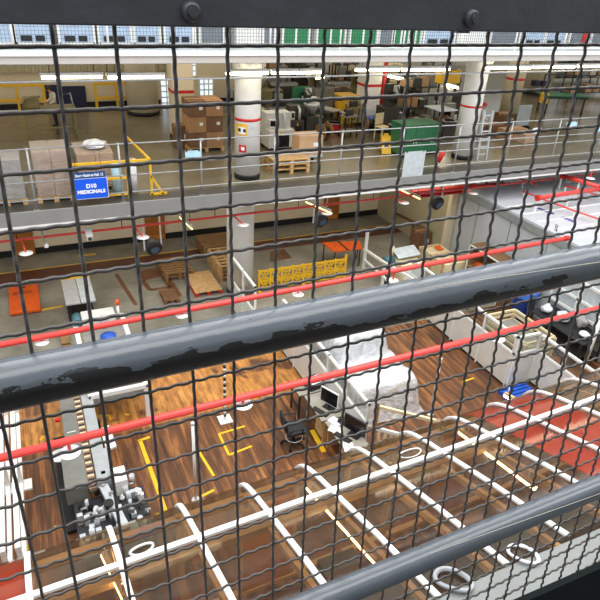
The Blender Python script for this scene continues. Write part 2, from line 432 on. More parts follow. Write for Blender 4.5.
for q in range(0, 24):
    j0 = rj.uniform(-.0008, .0008); j1 = rj.uniform(-.0008, .0008)
    pts = []
    n = int(40 * NW)
    for i in range(n + 1):
        t = -7 + i / NW
        xx = X0 + SX * t; z = zwire(q, xx) + j0 + (j1 - j0) * i / n
        pts.append((xx, ymesh(z) - A * crimp(t + q), z))
    wm.tube(pts, 0.00205, 6)
fpart(wm, 'wire_mesh', 'wire')

# ================================================================== shell
XL, XR = -9.0, 44.0
struct('floor', B().box(XL, 13.4, -0.3, XR, 22.4, 0.0), 'concrete')
struct('floor_wood', B().box(XL, 0.2, -0.3, XR, 13.4, 0.0), 'wood')
struct('walkway_marking', B().box(XL, 19.98, 0.0, XR, 20.82, 0.003), 'strip')
struct('walkway_marking', B().box(XL, 20.84, 0.0, 13.9, 20.90, 0.003), 'yellow')
struct('wall_back', B().box(XL, 22.2, 0.0, 14.2, 22.4, Z2 - 0.3), 'cream')
struct('baseboard_back', B().box(XL, 22.16, 0.0, 14.2, 22.2, 0.24), 'black')
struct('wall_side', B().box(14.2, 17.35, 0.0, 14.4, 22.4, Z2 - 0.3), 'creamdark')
struct('wall_end', B().box(14.2, 17.15, 0.0, 15.2, 17.35, Z2 - 0.3), 'cream')
# middle gallery slab with its edge beam, top gallery slab
struct('floor_gallery', B().box(XL, D, Z2 - 0.3, XR, 38, Z2), 'gfloor')
struct('trim_10', B().box(XL, D, Z2, XR, D + .62, Z2 + .003), 'darkgrey')  # darker grey strip of floor along the gallery edge
struct('trim_1', B().box(XL, D - 0.05, Z2 - 0.33, XR, D, Z2 + 0.03), 'slab', bevel=0.008)
struct('trim_2', B().box(XL, D - 0.07, Z2 - 0.38, XR, D + 0.02, Z2 - 0.33), 'slabwhite')
struct('floor_upper', B().box(XL, D, Z3 - 0.25, XR, 30, Z3), 'palegrey')
struct('trim_3', B().box(XL, D - 0.06, Z3 - 0.23, XR, D, Z3 - 0.07), 'slabbeige')
struct('trim_4', B().box(XL, D - 0.10, Z3 - 0.07, XR, D + 0.05, Z3 + 0.04), 'slabwhite', bevel=0.01)
struct('wall_gallery', B().box(XL, 27.0, Z2, 17.0, 27.2, Z3 - 0.25), 'cream')
struct('baseboard_gallery', B().box(XL, 26.96, Z2, 17.0, 27.0, Z2 + 0.2), 'black')
struct('wall_far', B().box(17.0, 36.5, Z2, XR, 36.7, Z3 - 0.25), 'cream')
struct('wall_step', B().box(17.0, 27.0, Z2, 17.2, 36.5, Z3 - 0.25), 'cream')
# doors in the back wall of the hall
for i, (x0, x1) in enumerate(((-1.08, -0.33), (3.70, 4.45), (11.4, 12.15))):
    dr = struct('door_%d' % (i + 1), B().box(x0, 22.10, 0.02, x1, 22.19, 2.05), 'door', bevel=0.01)
    h = B().tube([(x0 + 0.09, 22.10, 1.0), (x0 + 0.09, 22.05, 1.0), (x0 + 0.2, 22.05, 1.0)], 0.012, 8).build('door_handle', 'alu', dr)
    bx('kick_strip', 'brownpanel', dr, x0 + 0.04, 22.09, 0.06, x1 - 0.04, 22.10, 0.24)
# navy doors on the gallery wall
p0 = V(63, 107, 26.9); p1 = V(85, 86, 26.9)
dr = struct('door_4', B().box(p0.x, 26.9, Z2 + .02, p1.x, 26.99, p1.z), 'navy', bevel=0.01)
B().tube([(p0.x + .08, 26.9, 5.2), (p0.x + .08, 26.85, 5.2), (p0.x + .2, 26.85, 5.2)], .012, 8).build('door_handle', 'alu', dr)
p0 = V(47, 107, 26.9); p1 = V(57, 85, 26.9)
dr = struct('door_5', B().box(p0.x, 26.9, Z2 + .02, p1.x, 26.99, p1.z), 'navy', bevel=0.01)
B().tube([(p0.x + .08, 26.9, 5.2), (p0.x + .08, 26.85, 5.2), (p0.x + .2, 26.85, 5.2)], .012, 8).build('door_handle', 'alu', dr)
# windows of the gallery
def window(n, pa, pb, Y, cols, rows):
    a = V(*pa, Y); b = V(*pb, Y); x0, x1 = a.x, b.x; z0, z1 = b.z, a.z
    fr = B(); t = 0.05
    for i in range(cols + 1):
        x = x0 + (x1 - x0) * i / cols; fr.box(x - t / 2, Y - .06, z0, x + t / 2, Y, z1)
    for j in range(rows + 1):
        z = z0 + (z1 - z0) * j / rows; fr.box(x0, Y - .05, z - t / 2, x1, Y - .01, z + t / 2)
    o = struct('window_%d' % n, fr, 'white')
    bx('pane', 'daywin', o, x0, Y - .03, z0, x1, Y - .02, z1)
window(1, (160, 80), (173, 108), 26.95, 2, 5)
window(2, (199, 78), (213, 101), 26.95, 3, 4)
window(3, (188, 60), (196, 76), 26.95, 2, 3)
window(4, (176, 112), (182, 96), 26.95, 1, 1) if False else None
# pleated cream band high on the gallery wall
pb = B()
for i in range(60):
    x = -1.6 + i * 0.13; pb.box(x, 26.84 - .03 * (i % 2), 5.62, x + .12, 26.99, 6.6)
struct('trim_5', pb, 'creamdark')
# top gallery: glazed front behind the guard
fr = B(); back = B()
struct('wall_upper', B().box(XL, 19.6, Z3, XR, 19.8, Z3 + 2.2), 'offwhite')
def columns():
    pass
# ------------------------------------------------------------------ columns
def column(name, label, px, py, r, bands, n=32, square=False, z0=Z2, z1=Z3 - .25, flare=True, back=0.0, m='white', YX=None):
    p = G(px, py, z0)
    if YX: p = Vector((YX[0], YX[1], z0))
    cy = p.y + r; cx = p.x * (cy / p.y)
    t = thing(name, label, 'column', (cx, cy, z0))
    H = z1 - z0
    prof = [(r, 0.0), (r, H - 0.9)] + ([(r * 1.03, H - 0.6), (r * 1.15, H - 0.3), (r * 1.4, H - 0.1), (r * 1.45, H)] if flare else [(r, H)])
    if square:
        B().box(-r, -r, 0, r, r, H).build('shaft', m, t, 0.03)
        B().box(-r * 1.03, -r * 1.03, 0, r * 1.03, r * 1.03, 0.16).build('base', 'black', t)
    else:
        B().lathe(prof, n=n).build('shaft', m, t)
        B().lathe([(r * 1.04, 0), (r * 1.04, 0.13), (r * 1.01, 0.15)], n=n).build('base', 'black', t)
    for z in bands:
        if square: B().box(-r * 1.01, -r * 1.01, z, r * 1.01, r * 1.01, z + .07).build('red_band', 'redband', t)
        else: B().lathe([(r * 1.012, z), (r * 1.012, z + .07)], n=n).build('red_band', 'redband', t)
    return t, cx, cy, r
t, cx, cy, r = column('round_column', 'white round column with red band and safety notices, beside the sign-less middle of the gallery rail', 247, 181, 0.37, [])
t['label'] = 'white round gallery column with red band, yellow notice and small red sign'
zb = V(247, 121, cy - r).z - Z2
B().lathe([(r * 1.012, zb - .04), (r * 1.012, zb + .04)], n=32).build('red_band', 'redband', t)
def notice(t, cx, cy, r, pa, pb, m, name):
    a = V(*pa, cy - r * .96); b = V(*pb, cy - r * .96)
    t0 = math.asin(max(-.98, min(.98, (a.x - cx) / r))); t1 = math.asin(max(-.98, min(.98, (b.x - cx) / r)))
    vs = []; fs = []
    for i in range(7):
        th = t0 + (t1 - t0) * i / 6
        for rr_ in (r * 1.004, r * 1.02):
            for z in (b.z - Z2, a.z - Z2): vs.append((rr_ * math.sin(th), -rr_ * math.cos(th), z))
    for i in range(6):
        o = 4 * i; q = o + 4
        fs += [(o + 2, q + 2, q + 3, o + 3), (o, o + 1, q + 1, q), (o + 1, o + 3, q + 3, q + 1), (o, q, q + 2, o + 2)]
    return B().add(vs, fs).build(name, m, t)
notice(t, cx, cy, r, (239.5, 125), (247, 136), 'yellow', 'notice')
notice(t, cx, cy, r * 1.012, (240.6, 128), (246, 134.5), 'paper', 'notice_panel')
notice(t, cx, cy, r * 1.02, (240.5, 129.5), (242.2, 132.8), 'ink', 'pictogram')
notice(t, cx, cy, r * 1.02, (244, 129.5), (246, 132.8), 'ink', 'pictogram')
notice(t, cx, cy, r, (249.5, 126.5), (254.5, 129.5), 'palegrey', 'small_notice')
notice(t, cx, cy, r, (241, 146), (246.4, 153), 'redband', 'fire_notice')
notice(t, cx, cy, r * 1.012, (242.4, 147.8), (245, 151), 'paper', 'fire_symbol')
column('round_column', 'fat cream round column with black foot standing by the back wall near the navy door', 144, 117, 0.62, [], flare=False, m='cream')
t, cx, cy, r = column('square_column', 'cream square column with red band beside the far bright window', 183, 142, 0.36, [], square=True, m='cream')
zb = V(185, 92, cy - r).z - Z2
B().box(-r * 1.01, -r * 1.01, zb - .05, r * 1.01, r * 1.01, zb + .05).build('red_band', 'redband', t)
t, cx, cy, r = column('square_column', 'white square column with red band and a red riser pipe, behind the yellow bin', 365, 126, 0.36, [], square=True)
zb = V(365, 86, cy - r).z - Z2
B().box(-r * 1.01, -r * 1.01, zb - .05, r * 1.01, r * 1.01, zb + .05).build('red_band', 'redband', t)
B().tube([(r + .16, -r + .1, 0.0), (r + .16, -r + .1, 3.3)], .08, 12).build('riser_pipe', 'redband', t)
t, cx, cy, r = column('round_column', 'white round column with thin red line standing close behind the gallery rail beside the ladder', 461, 161, 0.36, [])
zb = V(466, 108, cy - r).z - Z2
B().lathe([(r * 1.012, zb - .035), (r * 1.012, zb + .035)], n=32).build('red_band', 'redband', t)
t, cx, cy, r = column('round_column', 'cream column with short red band near the grey upright panel', 507, 118, 0.42, [], flare=False, m='cream')
zb = V(507, 80, cy - r).z - Z2
B().lathe([(r * 1.012, zb - .05), (r * 1.012, zb + .05)], n=32).build('red_band', 'redband', t)
t, cx, cy, r = column('round_column', 'cream column carrying two small dark blue signs at the far end', 535, 96, 0.75, [], flare=False, m='cream')
for px in (537.5, 545):
    p = V(px, 83.5, cy - r)
    bx('small_sign', 'navy', t, p.x - cx - .19, -r - .06, p.z - Z2 - .13, p.x - cx + .19, -r - .01 + .3, p.z - Z2 + .13)
# ground-floor columns under the gallery edge
p = G(247, 290, 0)
t = thing('round_column', 'white column of the hall floor rising beside the yellow barrier', 'column', (p.x - .25, p.y, 0))
B().lathe([(.44, 0), (.44, 3.1), (.5, 3.3), (.72, 3.6), (.76, 3.82)], n=32).build('shaft', 'white', t)
B().lathe([(.455, 0), (.455, .15)], n=32).build('base', 'black', t)
# ------------------------------------------------------------------ gallery guard rails
def guard(name, label, zf, rails, posts, top, mesh_panel=False, y=D + 0.06):
    t = thing(name, label, 'railing', (posts[0], y, zf))
    for z in rails:
        B().tube([(XL - posts[0], 0, z - zf), (XR - posts[0], 0, z - zf)], 0.018, 8).build('rail', 'steel', t)
    for x in posts:
        o = B().tube([(x - posts[0], 0, 0), (x - posts[0], 0, top - zf)], 0.025, 8)
        o.box(x - posts[0] - .06, -.05, 0, x - posts[0] + .06, .06, .02)
        for z in rails: o.tube([(x - posts[0] - .04, 0, z - zf), (x - posts[0] + .04, 0, z - zf)], .03, 8)
        o.build('post', 'steel', t)
    return t
posts2 = [-0.04 + 2.083 * k for k in range(-3, 20)]
guard('gallery_railing', 'galvanised tube railing with four rails along the middle gallery edge', Z2, (5.72, 5.17, 4.92, 4.47), posts2, 5.74)
posts3 = [0.06 + 1.98 * k for k in range(-3, 20)]
tg = guard('upper_railing', 'white tube railing with wire infill along the top gallery edge', Z3, (Z3 + .12, Z3 + 1.1), posts3, Z3 + 1.12)
for o in tg.children: o.data.materials[0] = M['white']
im = B()
k = 0
x = XL
while x < XR:
    im.bar((x - posts3[0], 0.0, 0.12), (x - posts3[0], 0.0, 1.1), 0.006); x += 0.075
for q in range(1, 12): im.bar((XL - posts3[0], 0.01, 0.12 + q * .08), (XR - posts3[0], 0.01, 0.12 + q * .08), 0.006)
im.build('infill_mesh', 'darksteel', tg)
# glazed units standing on the top gallery
rj = random.Random(11)
units = [(-4, 14, 'daywin2', 'pale blue glazed display unit at the outermost left end of the top gallery'), (15, 52, 'g', ''), (59, 94, 'g', ''), (99, 131, 'g', ''), (134, 160, 'g', ''), (165, 195, 'g', ''), (200, 224, 'd', ''), (237, 260, 'w', ''), (263, 275, 'd', ''), (283, 309, 'gr', ''), (317, 345, 'gr', ''), (350, 377, 'gr', ''), (379, 393, 'd', ''), (394, 409, 'gr', ''), (411, 421, 'gr', ''), (424, 455, 'g', ''), (458, 488, 'w', ''), (491, 520, 'd', ''), (525, 545, 'g', ''), (546, 566, 'g', ''), (570, 590, 'dr', ''), (592, 612, 'd', '')]
M['paneblue'] = mat('blue_grey_glass', (178, 196, 218), 0.12, 0, 0.12, 3)
M['panegrey'] = mat('grey_glass', (120, 126, 132), 0.15, 0, 0.15, 3)
ords = ['first', 'second', 'third', 'fourth', 'fifth', 'sixth', 'seventh', 'eighth', 'ninth', 'tenth', 'eleventh', 'twelfth', 'thirteenth', 'fourteenth', 'fifteenth', 'sixteenth']
cnt = {}
look = {'g': ('pale blue glazed unit', 'paneblue'), 'daywin2': ('pale blue glazed unit', 'paneblue'), 'd': ('dark grey glazed unit', 'panegrey'), 'w': ('plain white panelled unit', 'white'), 'gr': ('green panelled unit with white frame', 'greenpanel'), 'dr': ('dark glazed unit with a red panel', 'panegrey')}
YU = 16.2
for x0, x1, k, lb in units:
    a = V(x0, 36, YU); b = V(x1, 36, YU)
    cnt[k] = cnt.get(k, 0) + 1
    if not lb: lb = '%s on the top gallery, %s from its left end' % (look[k][0], ords[cnt[k] - 1]) if k != 'dr' else 'dark glazed unit with a red panel near the right end of the top gallery'
    t = thing('glazed_unit', lb, 'unit', ((a.x + b.x) / 2, YU, Z3), group='glazed units along the top gallery')
    w = (b.x - a.x) / 2
    f = B()
    for s in (-1, 1): f.box(s * w - .03, -.02, 0, s * w + .03, .4, 1.9)
    f.box(-w, -.02, 0, w, .4, .10); f.box(-w, -.02, 1.85, w, .4, 1.9)
    f.build('frame', 'white', t)
    bx('panel', look[k][1], t, -w + .03, .02, .1, w - .03, .36, 1.85)
    if k == 'g':
        bx('vent', 'black', t, -w * .7, .0, .12, -w * .1, .03, .24); bx('vent', 'black', t, w * .1, .0, .12, w * .6, .03, .24)
    if k == 'gr': bx('mullion', 'white', t, -.03, .0, .1, .03, .37, 1.85)
    if k == 'dr': bx('red_panel', 'redband', t, w * .3, .0, .1, w * .8, .03, 1.2)

# ------------------------------------------------------------------ fluorescent lights under the top gallery
lamps = [(0.51, 1.93, 7.22), (1.99, 3.41, 7.20), (4.97, 6.2, 7.25), (6.25, 7.77, 7.25), (8.8, 10.3, 7.29), (10.35, 12.09, 7.28), (13.45, 15.3, 7.30), (15.35, 17.2, 7.31), (17.3, 19.4, 7.32)]
lw = ['above the navy doors at the left end', 'above the fat cream column', 'just over the round column with the yellow notice', 'over the white machine right of that column', 'over the white square column', 'over the green cabinets', 'over the ladder', 'over the two blue signs column', 'at the right end']
for i, (x0, x1, z) in enumerate(lamps):
    t = thing('fluorescent_light', 'lit fluorescent batten under the top gallery, ' + lw[i], 'light', ((x0 + x1) / 2, 15.8, z), group='fluorescent battens under the top gallery')
    w = (x1 - x0) / 2
    hs = B().box(-w, -.06, .03, w, .06, .10).build('housing', 'white', t, .01)
    B().tube([(-w + .03, 0, 0), (w - .03, 0, 0)], .045, 10).build('tube', 'tube', hs)
    for s in (-.7, .7): B().tube([(w * s, 0, .1), (w * s, 0, Z3 - .25 - z)], .008, 6).build('hanger', 'darksteel', t)
t = thing('conduit', 'thin pale conduit running the whole length just under the fluorescent battens', 'conduit', (0, 15.62, 7.14))
B().tube([(XL, 0, 0), (6, 0, .02), (XR, 0, .17)], .024, 8).build('pipe', 'alu', t)
for x in range(-8, 42, 5): B().tube([(x, 0, 0), (x, 0, Z3 - .25 - 7.14)], .008, 6).build('hanger', 'darksteel', t)
# ================================================================== middle gallery contents
def at2(px, py): return G(px, py, Z2)
def pallet(label, loc, rz=0.0, w=1.2, dpt=1.0, m='timber', group='wooden pallets', n=1, blocks=True, cat='pallet', name='wooden_pallet'):
    t = thing(name, label, cat, loc, rz, group)
    for i in range(7):
        y = -dpt / 2 + .06 + (dpt - .12) * i / 6
        bx('deck_board', m, t, -w / 2, y - .05, .122, w / 2, y + .05, .144)
    for x in (-1, 0, 1):
        bx('stringer', m, t, x * (w / 2 - .05) - .05, -dpt / 2, .1, x * (w / 2 - .05) + .05, dpt / 2, .121)
        for y in (-1, 0, 1):
            bx('block', m, t, x * (w / 2 - .05) - .05, y * (dpt / 2 - .07) - .07, .022, x * (w / 2 - .05) + .05, y * (dpt / 2 - .07) + .07, .1)
        bx('bottom_board', m, t, x * (w / 2 - .05) - .05, -dpt / 2, 0, x * (w / 2 - .05) + .05, dpt / 2, .021)
    return t
def carton(label, loc, w, d, h, rz=0.0, m='carton', group=None, name='carton', tape=True, cat='carton'):
    t = thing(name, label, cat, loc, rz, group)
    bd = bx('box', m, t, -w / 2, -d / 2, 0, w / 2, d / 2, h, .008)
    if tape:
        bx('tape', 'carton2' if m != 'carton2' else 'wrapbeige', bd, -w / 2 - .002, -.03, h - .1, w / 2 + .002, .03, h + .003)
        bx('shipping_label', 'paper', bd, w * .1, -d / 2 - .004, h * .45, w * .3, -d / 2 + .002, h * .65)
    return t
def load(label, x0, x1, y0, y1, h, m, group='wrapped pallet loads'):
    """film-wrapped load standing on its own pallet"""
    t = thing('pallet_load', label, 'pallet load', ((x0 + x1) / 2, (y0 + y1) / 2, Z2), 0, group)
    w = (x1 - x0) / 2; d = (y1 - y0) / 2
    for i in range(5): bx('deck_board', 'timber', t, -w, -d + .02 + i * (2 * d - .14) / 4, .12, w, -d + .12 + i * (2 * d - .14) / 4, .145)
    for s in (-1, 0, 1):
        for y in (-1, 0, 1): bx('block', 'timber', t, s * (w - .06) - .06, y * (d - .07) - .07, 0, s * (w - .06) + .06, y * (d - .07) + .07, .12)
    r = random.Random(int(h * 1000))
    nx = 2; nz = max(2, int(h / .32))
    for k in range(nz):
        for i in range(nx):
            xa = -w + .03 + i * (2 * w - .06) / nx
            bx('case', m, t, xa + .006, -d + .03 + r.uniform(0, .02), .146 + k * (h - .15) / nz + .004, xa + (2 * w - .06) / nx - .006, d - .03, .146 + (k + 1) * (h - .15) / nz - .004, .01)
    o = B().box(-w + .01, -d + .01, .15, w - .01, d - .01, h + .01); o.build('stretch_wrap', 'film', t, .015)
    return t
# left pallets behind the rail
zt = lambda px, py, Y: V(px, py, Y).z - Z2
load('grey film-wrapped pallet load at the far left end of the gallery rail', -1.15, -0.2, 15.75, 16.7, 1.15, 'wrapgrey')
load('pinkish brown film-wrapped carton load between grey load and blue sign', 0.02, 0.92, 15.75, 16.85, 1.30, 'wrapbeige')
load('low carton load with crumpled film on top, behind the blue sign', 1.08, 2.06, 16.3, 17.6, 1.02, 'carton2')
bm_ = bmesh.new(); bmesh.ops.create_icosphere(bm_, subdivisions=3, radius=.3)
r = random.Random(5)
for v in bm_.verts: v.co *= 1 + r.uniform(-.14, .14); v.co.z *= .35
me = bpy.data.meshes.new('film_heap'); bm_.to_mesh(me); bm_.free(); me.materials.append(M['bag'])
o = bpy.data.objects.new('film_heap', me); C.objects.link(o); o.location = (1.65, 16.9, Z2 + 1.12)
tag(o, 'heap of crumpled clear film lying on the low carton load', 'packaging film')
# yellow guard frame round the low load
t = thing('guard_barrier', 'yellow tube guard frame around the low carton load behind the blue sign', 'guard frame', (2.1, 15.6, Z2))
yb = lambda p, q, nm='rail': B().bar(p, q, .055).build(nm, 'yellow', t)
yb((-1.2, .0, .98), (.75, .0, .98)); yb((-1.2, .0, .12), (.15, .0, .12)); yb((-1.2, 0, .55), (.15, 0, .55))
yb((.75, .0, 0), (.75, .0, 1.0), 'post'); yb((.15, .0, 0), (.15, .0, 1.0), 'post'); yb((-1.2, 0, 0), (-1.2, 0, 1), 'post')
yb((.75, 0, .98), (.55, 2.6, .98)); yb((.55, 2.6, 0), (.55, 2.6, 1), 'post')
yb((.75, 0, .55), (1.05, 0, .03), 'brace'); yb((.7, 0, .04), (1.15, 0, .04), 'foot')
for i, (x, y, m) in enumerate(((2.0, 15.85, 'paleblue'), (2.45, 16.0, 'bag'))):
    t = thing('film_roll', ['pale blue upright roll of film inside the yellow guard frame', 'white upright roll of film leaning by the yellow guard post'][i], 'film roll', (x, y, Z2), 0, 'upright film rolls')
    B().tube([(0, 0, 0.02), (0.0, .02, .9)], .11, 18).build('wound_film', m, t)
    B().tube([(0, 0, 0), (0.0, .02, .94)], .04, 12).build('core', 'carton', t)
# blue hanging sign on the rail
p0 = V(75.5, 202, 15.12); p1 = V(106.5, 178, 15.12)
cx = (p0.x + p1.x) / 2; w = .405
t = thing('hanging_sign', 'bright blue sign reading D10 MEDICINALS hung on the gallery rail', 'sign', (cx, 15.17, Z2))
bx('board', 'signblue', t, -w, -.012, .23, w, 0, .735, .003)
bx('border', 'white', t, -w - .012, -.008, .218, w + .012, .001, .747)
bx('header_board', 'signtop', t, -w + .02, -.014, .75, w - .02, 0, .905, .003)
text_mesh('lettering', 'D10', .14, 'lettering', t, (.02, -.016, .545), (PI / 2, 0, 0), .006)
text_mesh('lettering', 'MEDICINALS', .118, 'lettering', t, (.01, -.016, .40), (PI / 2, 0, 0), .006)
text_mesh('header_lettering', 'Dover Business Hall. 12', .095, 'lettering', t, (0, -.018, .825), (PI / 2, 0, 0), .003, sx=.72)
for s in (-.3, .3): B().tube([(s, -.004, .9), (s, -.004, 1.5)], .006, 6).build('hanging_wire', 'darksteel', t)
# sheets tied to the rail
def rail_sheet(label, pa, pb, m, Y=15.2):
    a = V(*pa, Y); b = V(*pb, Y)
    t = thing('notice_sheet', label, 'notice', ((a.x + b.x) / 2, Y, b.z))
    w = abs(b.x - a.x) / 2; h = abs(a.z - b.z)
    bx('sheet', m, t, -w, -.006, 0, w, 0, h)
    for s in (-1, 1): bx('clip', 'darksteel', t, s * w * .8 - .02, -.01, h - .03, s * w * .8 + .02, .008, h + .03)
    return t
rail_sheet('pale blue lined sheet clipped to the rail in front of the brown carton stack', (185, 151), (201, 160), 'paleblue')
rail_sheet('large pale grey sheet hung on the rail in front of the green cabinets', (405, 152), (422, 176), 'palegrey')
rail_sheet('small white sheet clipped on the rail near the grey upright panel', (533, 128), (540, 133), 'paper')
rail_sheet('pale blue square sheet on the rail below the green packing table', (567, 122), (576, 128), 'paleblue')
rail_sheet('pale blue sheet on the rail at the right edge', (597, 124), (604, 131), 'paleblue')
# small blue and white card lying on the gallery floor edge
# brown carton stack on pallet right of square column
pa = at2(190, 153); pb = at2(228, 155)
pl = pallet('wooden pallet under the tall brown carton stack', (pa.x + .58, pa.y + .5, Z2), 0, 1.2, 1.0, 'timber')
k = 0
for lay in range(3):
    for i in range(2):
        for j in range(2):
            if j == 1: continue
            nm = ('bottom', 'middle', 'top')[lay] + ' layer ' + ('left', 'right')[i]
            carton('brown carton of the tall stack behind the pale blue lined sheet, ' + nm, (pa.x + .30 + i * .575, pa.y + .48, Z2 + .146 + lay * .50), .57, .92, .49, 0, 'carton' if (i + lay) % 2 else 'cartondark', 'stacked brown cartons on the pallet')
for i, (px, py, w, h) in enumerate(((184, 150, .42, .75), (203, 120, .6, .5))):
    p = at2(px, py)
    carton(('dull brown carton standing left of the tall brown stack', 'flat-topped carton far behind the tall brown stack')[i], (p.x, p.y + .4, Z2), w, .5, h, .1, 'cartondark')
# pallet crate with slats in front of the white machine
pa = at2(270, 176); pb = at2(309, 171)
for k in range(3):
    pallet('pale wooden pallet of the short stack near the white machine, ' + ('lowest', 'middle', 'topmost')[k], ((pa.x + pb.x) / 2 + .05, pa.y + .55, Z2 + .146 * k), 0, 1.2, 1.0, 'timber', 'short stack of pale pallets')
pa = at2(302, 167)
t = thing('hand_truck', 'small blue-grey trolley under the plain carton', 'trolley', (pa.x + .3, pa.y + .35, Z2))
bx('platform', 'palegrey', t, -.42, -.32, .28, .42, .32, .34)
for sx in (-1, 1):
    for sy in (-1, 1): B().tube([(sx * .33 - .02, sy * .25, .07), (sx * .33 + .02, sy * .25, .07)], .07, 14).build('wheel', 'rubber', t); B().bar((sx * .33, sy * .25, .12), (sx * .33, sy * .25, .28), .04).build('leg', 'steel', t)
carton('large plain brown carton standing on the small trolley right of the pallet stack', (pa.x + .3, pa.y + .35, Z2 + .34), .82, .6, .62, 0, 'carton2', tape=True)

def machine(label, px, py, w, d, h, m='machine', kind=0, rz=0.0, name='packing_machine', cat='machine'):
    p = at2(px, py)
    t = thing(name, label, cat, (p.x, p.y + d / 2, Z2), rz)
    L = .14
    for sx in (-1, 1):
        for sy in (-1, 1): B().tube([(sx * (w / 2 - .06), sy * (d / 2 - .06), 0), (sx * (w / 2 - .06), sy * (d / 2 - .06), L)], .035, 8).build('foot', 'darksteel', t)
    bx('cabinet', m, t, -w / 2, -d / 2, L, w / 2, d / 2, h * .55, .015)
    if kind == 0:      # boxy machine with dark opening and twin heads
        bx('opening', 'screen', t, -w * .18, -d / 2 - .006, h * .12, w * .32, -d / 2 + .01, h * .42)
        bx('upper_housing', m, t, -w / 2, -d * .1, h * .55, w / 2, d / 2, h * .92, .015)
        cb = bx('control_box', 'machinewhite', t, -w * .42, -d * .3, h * .56, -w * .15, -d * .1, h * .78, .01)
        bx('display', 'screen', cb, -w * .39, -d * .3 - .006, h * .62, -w * .19, -d * .3, h * .75)
        B().tube([(w * .2, -d * .3, h * .55), (w * .2, -d * .3, h * .85), (w * .2, -d * .05, h * .9)], .05, 10).build('pipe', 'alu', t)
        bx('warning_plate', 'yellow', t, -w * .06, -d / 2 - .008, h * .42, w * .02, -d / 2, h * .5)
    elif kind == 1:    # hopper machine
        B().bar((-w * .3, 0, h * .5), (-w * .3, 0, h), .09).build('mast', 'darksteel', t)
        B().lathe([(.07, 0), (.3, .34), (.32, .4), (.3, .4)], (w * .08, 0, h * .58), 18).build('hopper', 'alu', t)
        B().bar((-w * .3, 0, h * .88), (w * .2, 0, h * .88), .07).build('arm', 'machine', t)
        B().tube([(w * .2, 0, h * .84), (w * .2, 0, h * 1.02)], .11, 14).build('motor', 'machinewhite', t)
        bx('outfeed', 'belt', t, w * .3, -.14, h * .5, w * .95, .14, h * .54)
        bx('guard', 'olive', t, -w / 2, d * .35, h * .55, w / 2, d * .4, h * .8)
    elif kind == 2:    # roller conveyor press
        bx('bed', 'alu', t, -w * .8, -.2, h * .56, w * .8, .2, h * .60)
        for i in range(9): B().tube([(-w * .72 + i * w * .18, -.19, h * .61), (-w * .72 + i * w * .18, .19, h * .61)], .025, 8).build('roller', 'steel', t)
        for s in (-1, 1): B().bar((s * w * .3, .25, h * .55), (s * w * .3, .25, h), .06).build('upright', 'machinedark', t)
        B().bar((-w * .36, .25, h), (w * .36, .25, h), .08).build('crossbeam', 'machinedark', t)
        bx('press_head', 'machine', t, -.16, .1, h * .74, .16, .36, h * .97, .01)
        B().tube([(0, .25, h * .95), (0, .25, h * 1.12)], .06, 12).build('cylinder', 'alu', t)
    elif kind == 3:    # wheel machine
        B().tube([(-.05, -d * .3, h * .74), (.05, -d * .3, h * .74)], .2, 20).build('reel', 'rubber', t)
        B().tube([(-.07, -d * .3, h * .74), (.07, -d * .3, h * .74)], .06, 12).build('hub', 'machinewhite', t)
        bx('back_plate', m, t, -w * .35, 0, h * .55, w * .35, .08, h * .98, .01)
        B().tube([(w * .25, -.02, h * .6), (w * .3, -.25, h * .8), (w * .1, -.3, h * .95)], .03, 8).build('hose', 'machinedark', t)
        bx('control_box', 'machinewhite', t, w * .12, -.16, h * .78, w * .34, 0, h * .95, .01)
    return t
machine('white boxy machine with dark opening right of the round notice column', 281, 152, .9, .8, 1.35, 'machinewhite', 0)
machine('olive cabinet machine half hidden behind the round notice column', 262, 146, .5, .7, 1.3, 'olive', 0)
machine('dark green machine with red lamp in the middle of the gallery clutter', 304, 127, 1.1, .8, 1.5, 'green', 3)
machine('tall pale machine with round hopper left of the yellow bin', 323, 117, .9, .8, 2.1, 'machine', 1)
machine('dark press with roller bed behind the white boxy machine', 282, 133, .6, .6, 1.4, 'machinedark', 2)
machine('dark reel machine behind the tall hopper machine', 309, 112, 1.0, .9, 1.9, 'machinedark', 3)
machine('grey press machine near the yellow bin back side', 345, 109, 1.0, .8, 1.8, 'machine', 2)
machine('olive hopper machine far behind the white boxy machine', 261, 119, 1.1, .9, 2.0, 'olive', 1)
machine('dark machine with cream head left of the white round column', 390, 135, .8, .6, 1.9, 'machinedark', 3)
machine('grey roller press under the yellow hoist', 432, 119, 1.0, .9, 1.6, 'machine', 2)
machine('dark hopper machine beside the blue stool', 385, 109, 1.0, .8, 1.8, 'machinedark', 1)
machine('grey boxy machine behind the green cabinets', 441, 127, 1.2, .9, 1.7, 'machine', 0)
machine('dark boxy machine right behind the blue stool', 399, 120, 1.0, .8, 1.5, 'machinedark', 0)
machine('small dark press beside the olive cabinet machine', 250, 112, 1.0, .8, 1.5, 'machinedark', 2)
extra = [('dark cabinet machine in the gap right of the white boxy machine', 297, 141, .5, .6, 1.3, 'machinedark', 0), ('low dark hopper machine between white boxy machine and plain carton', 312, 138, .5, .5, 1.4, 'machinedark', 1),
 ('olive reel machine behind the yellow bin', 357, 112, .7, .6, 1.8, 'olive', 3), ('dark press in the shadow behind the green machine', 286, 112, .7, .6, 1.9, 'machinedark', 2),
 ('grey hopper machine left of the blue low table', 375, 121, .7, .7, 1.7, 'machine', 1), ('dark boxy machine at the back beyond the dark shelving', 412, 113, .9, .9, 1.8, 'machinedark', 0),
 ('black reel machine between dark shelving and round column', 453, 118, .7, .8, 1.9, 'machinedark', 3), ('cream boxy machine near the back wall under the strip lamps', 392, 104, 1.2, .8, 1.9, 'creamwood', 0),
 ('pale roller press near the back wall under the yellow hoist', 430, 106, 1.0, .8, 1.9, 'machine', 2)]
for a in extra: machine(*a)
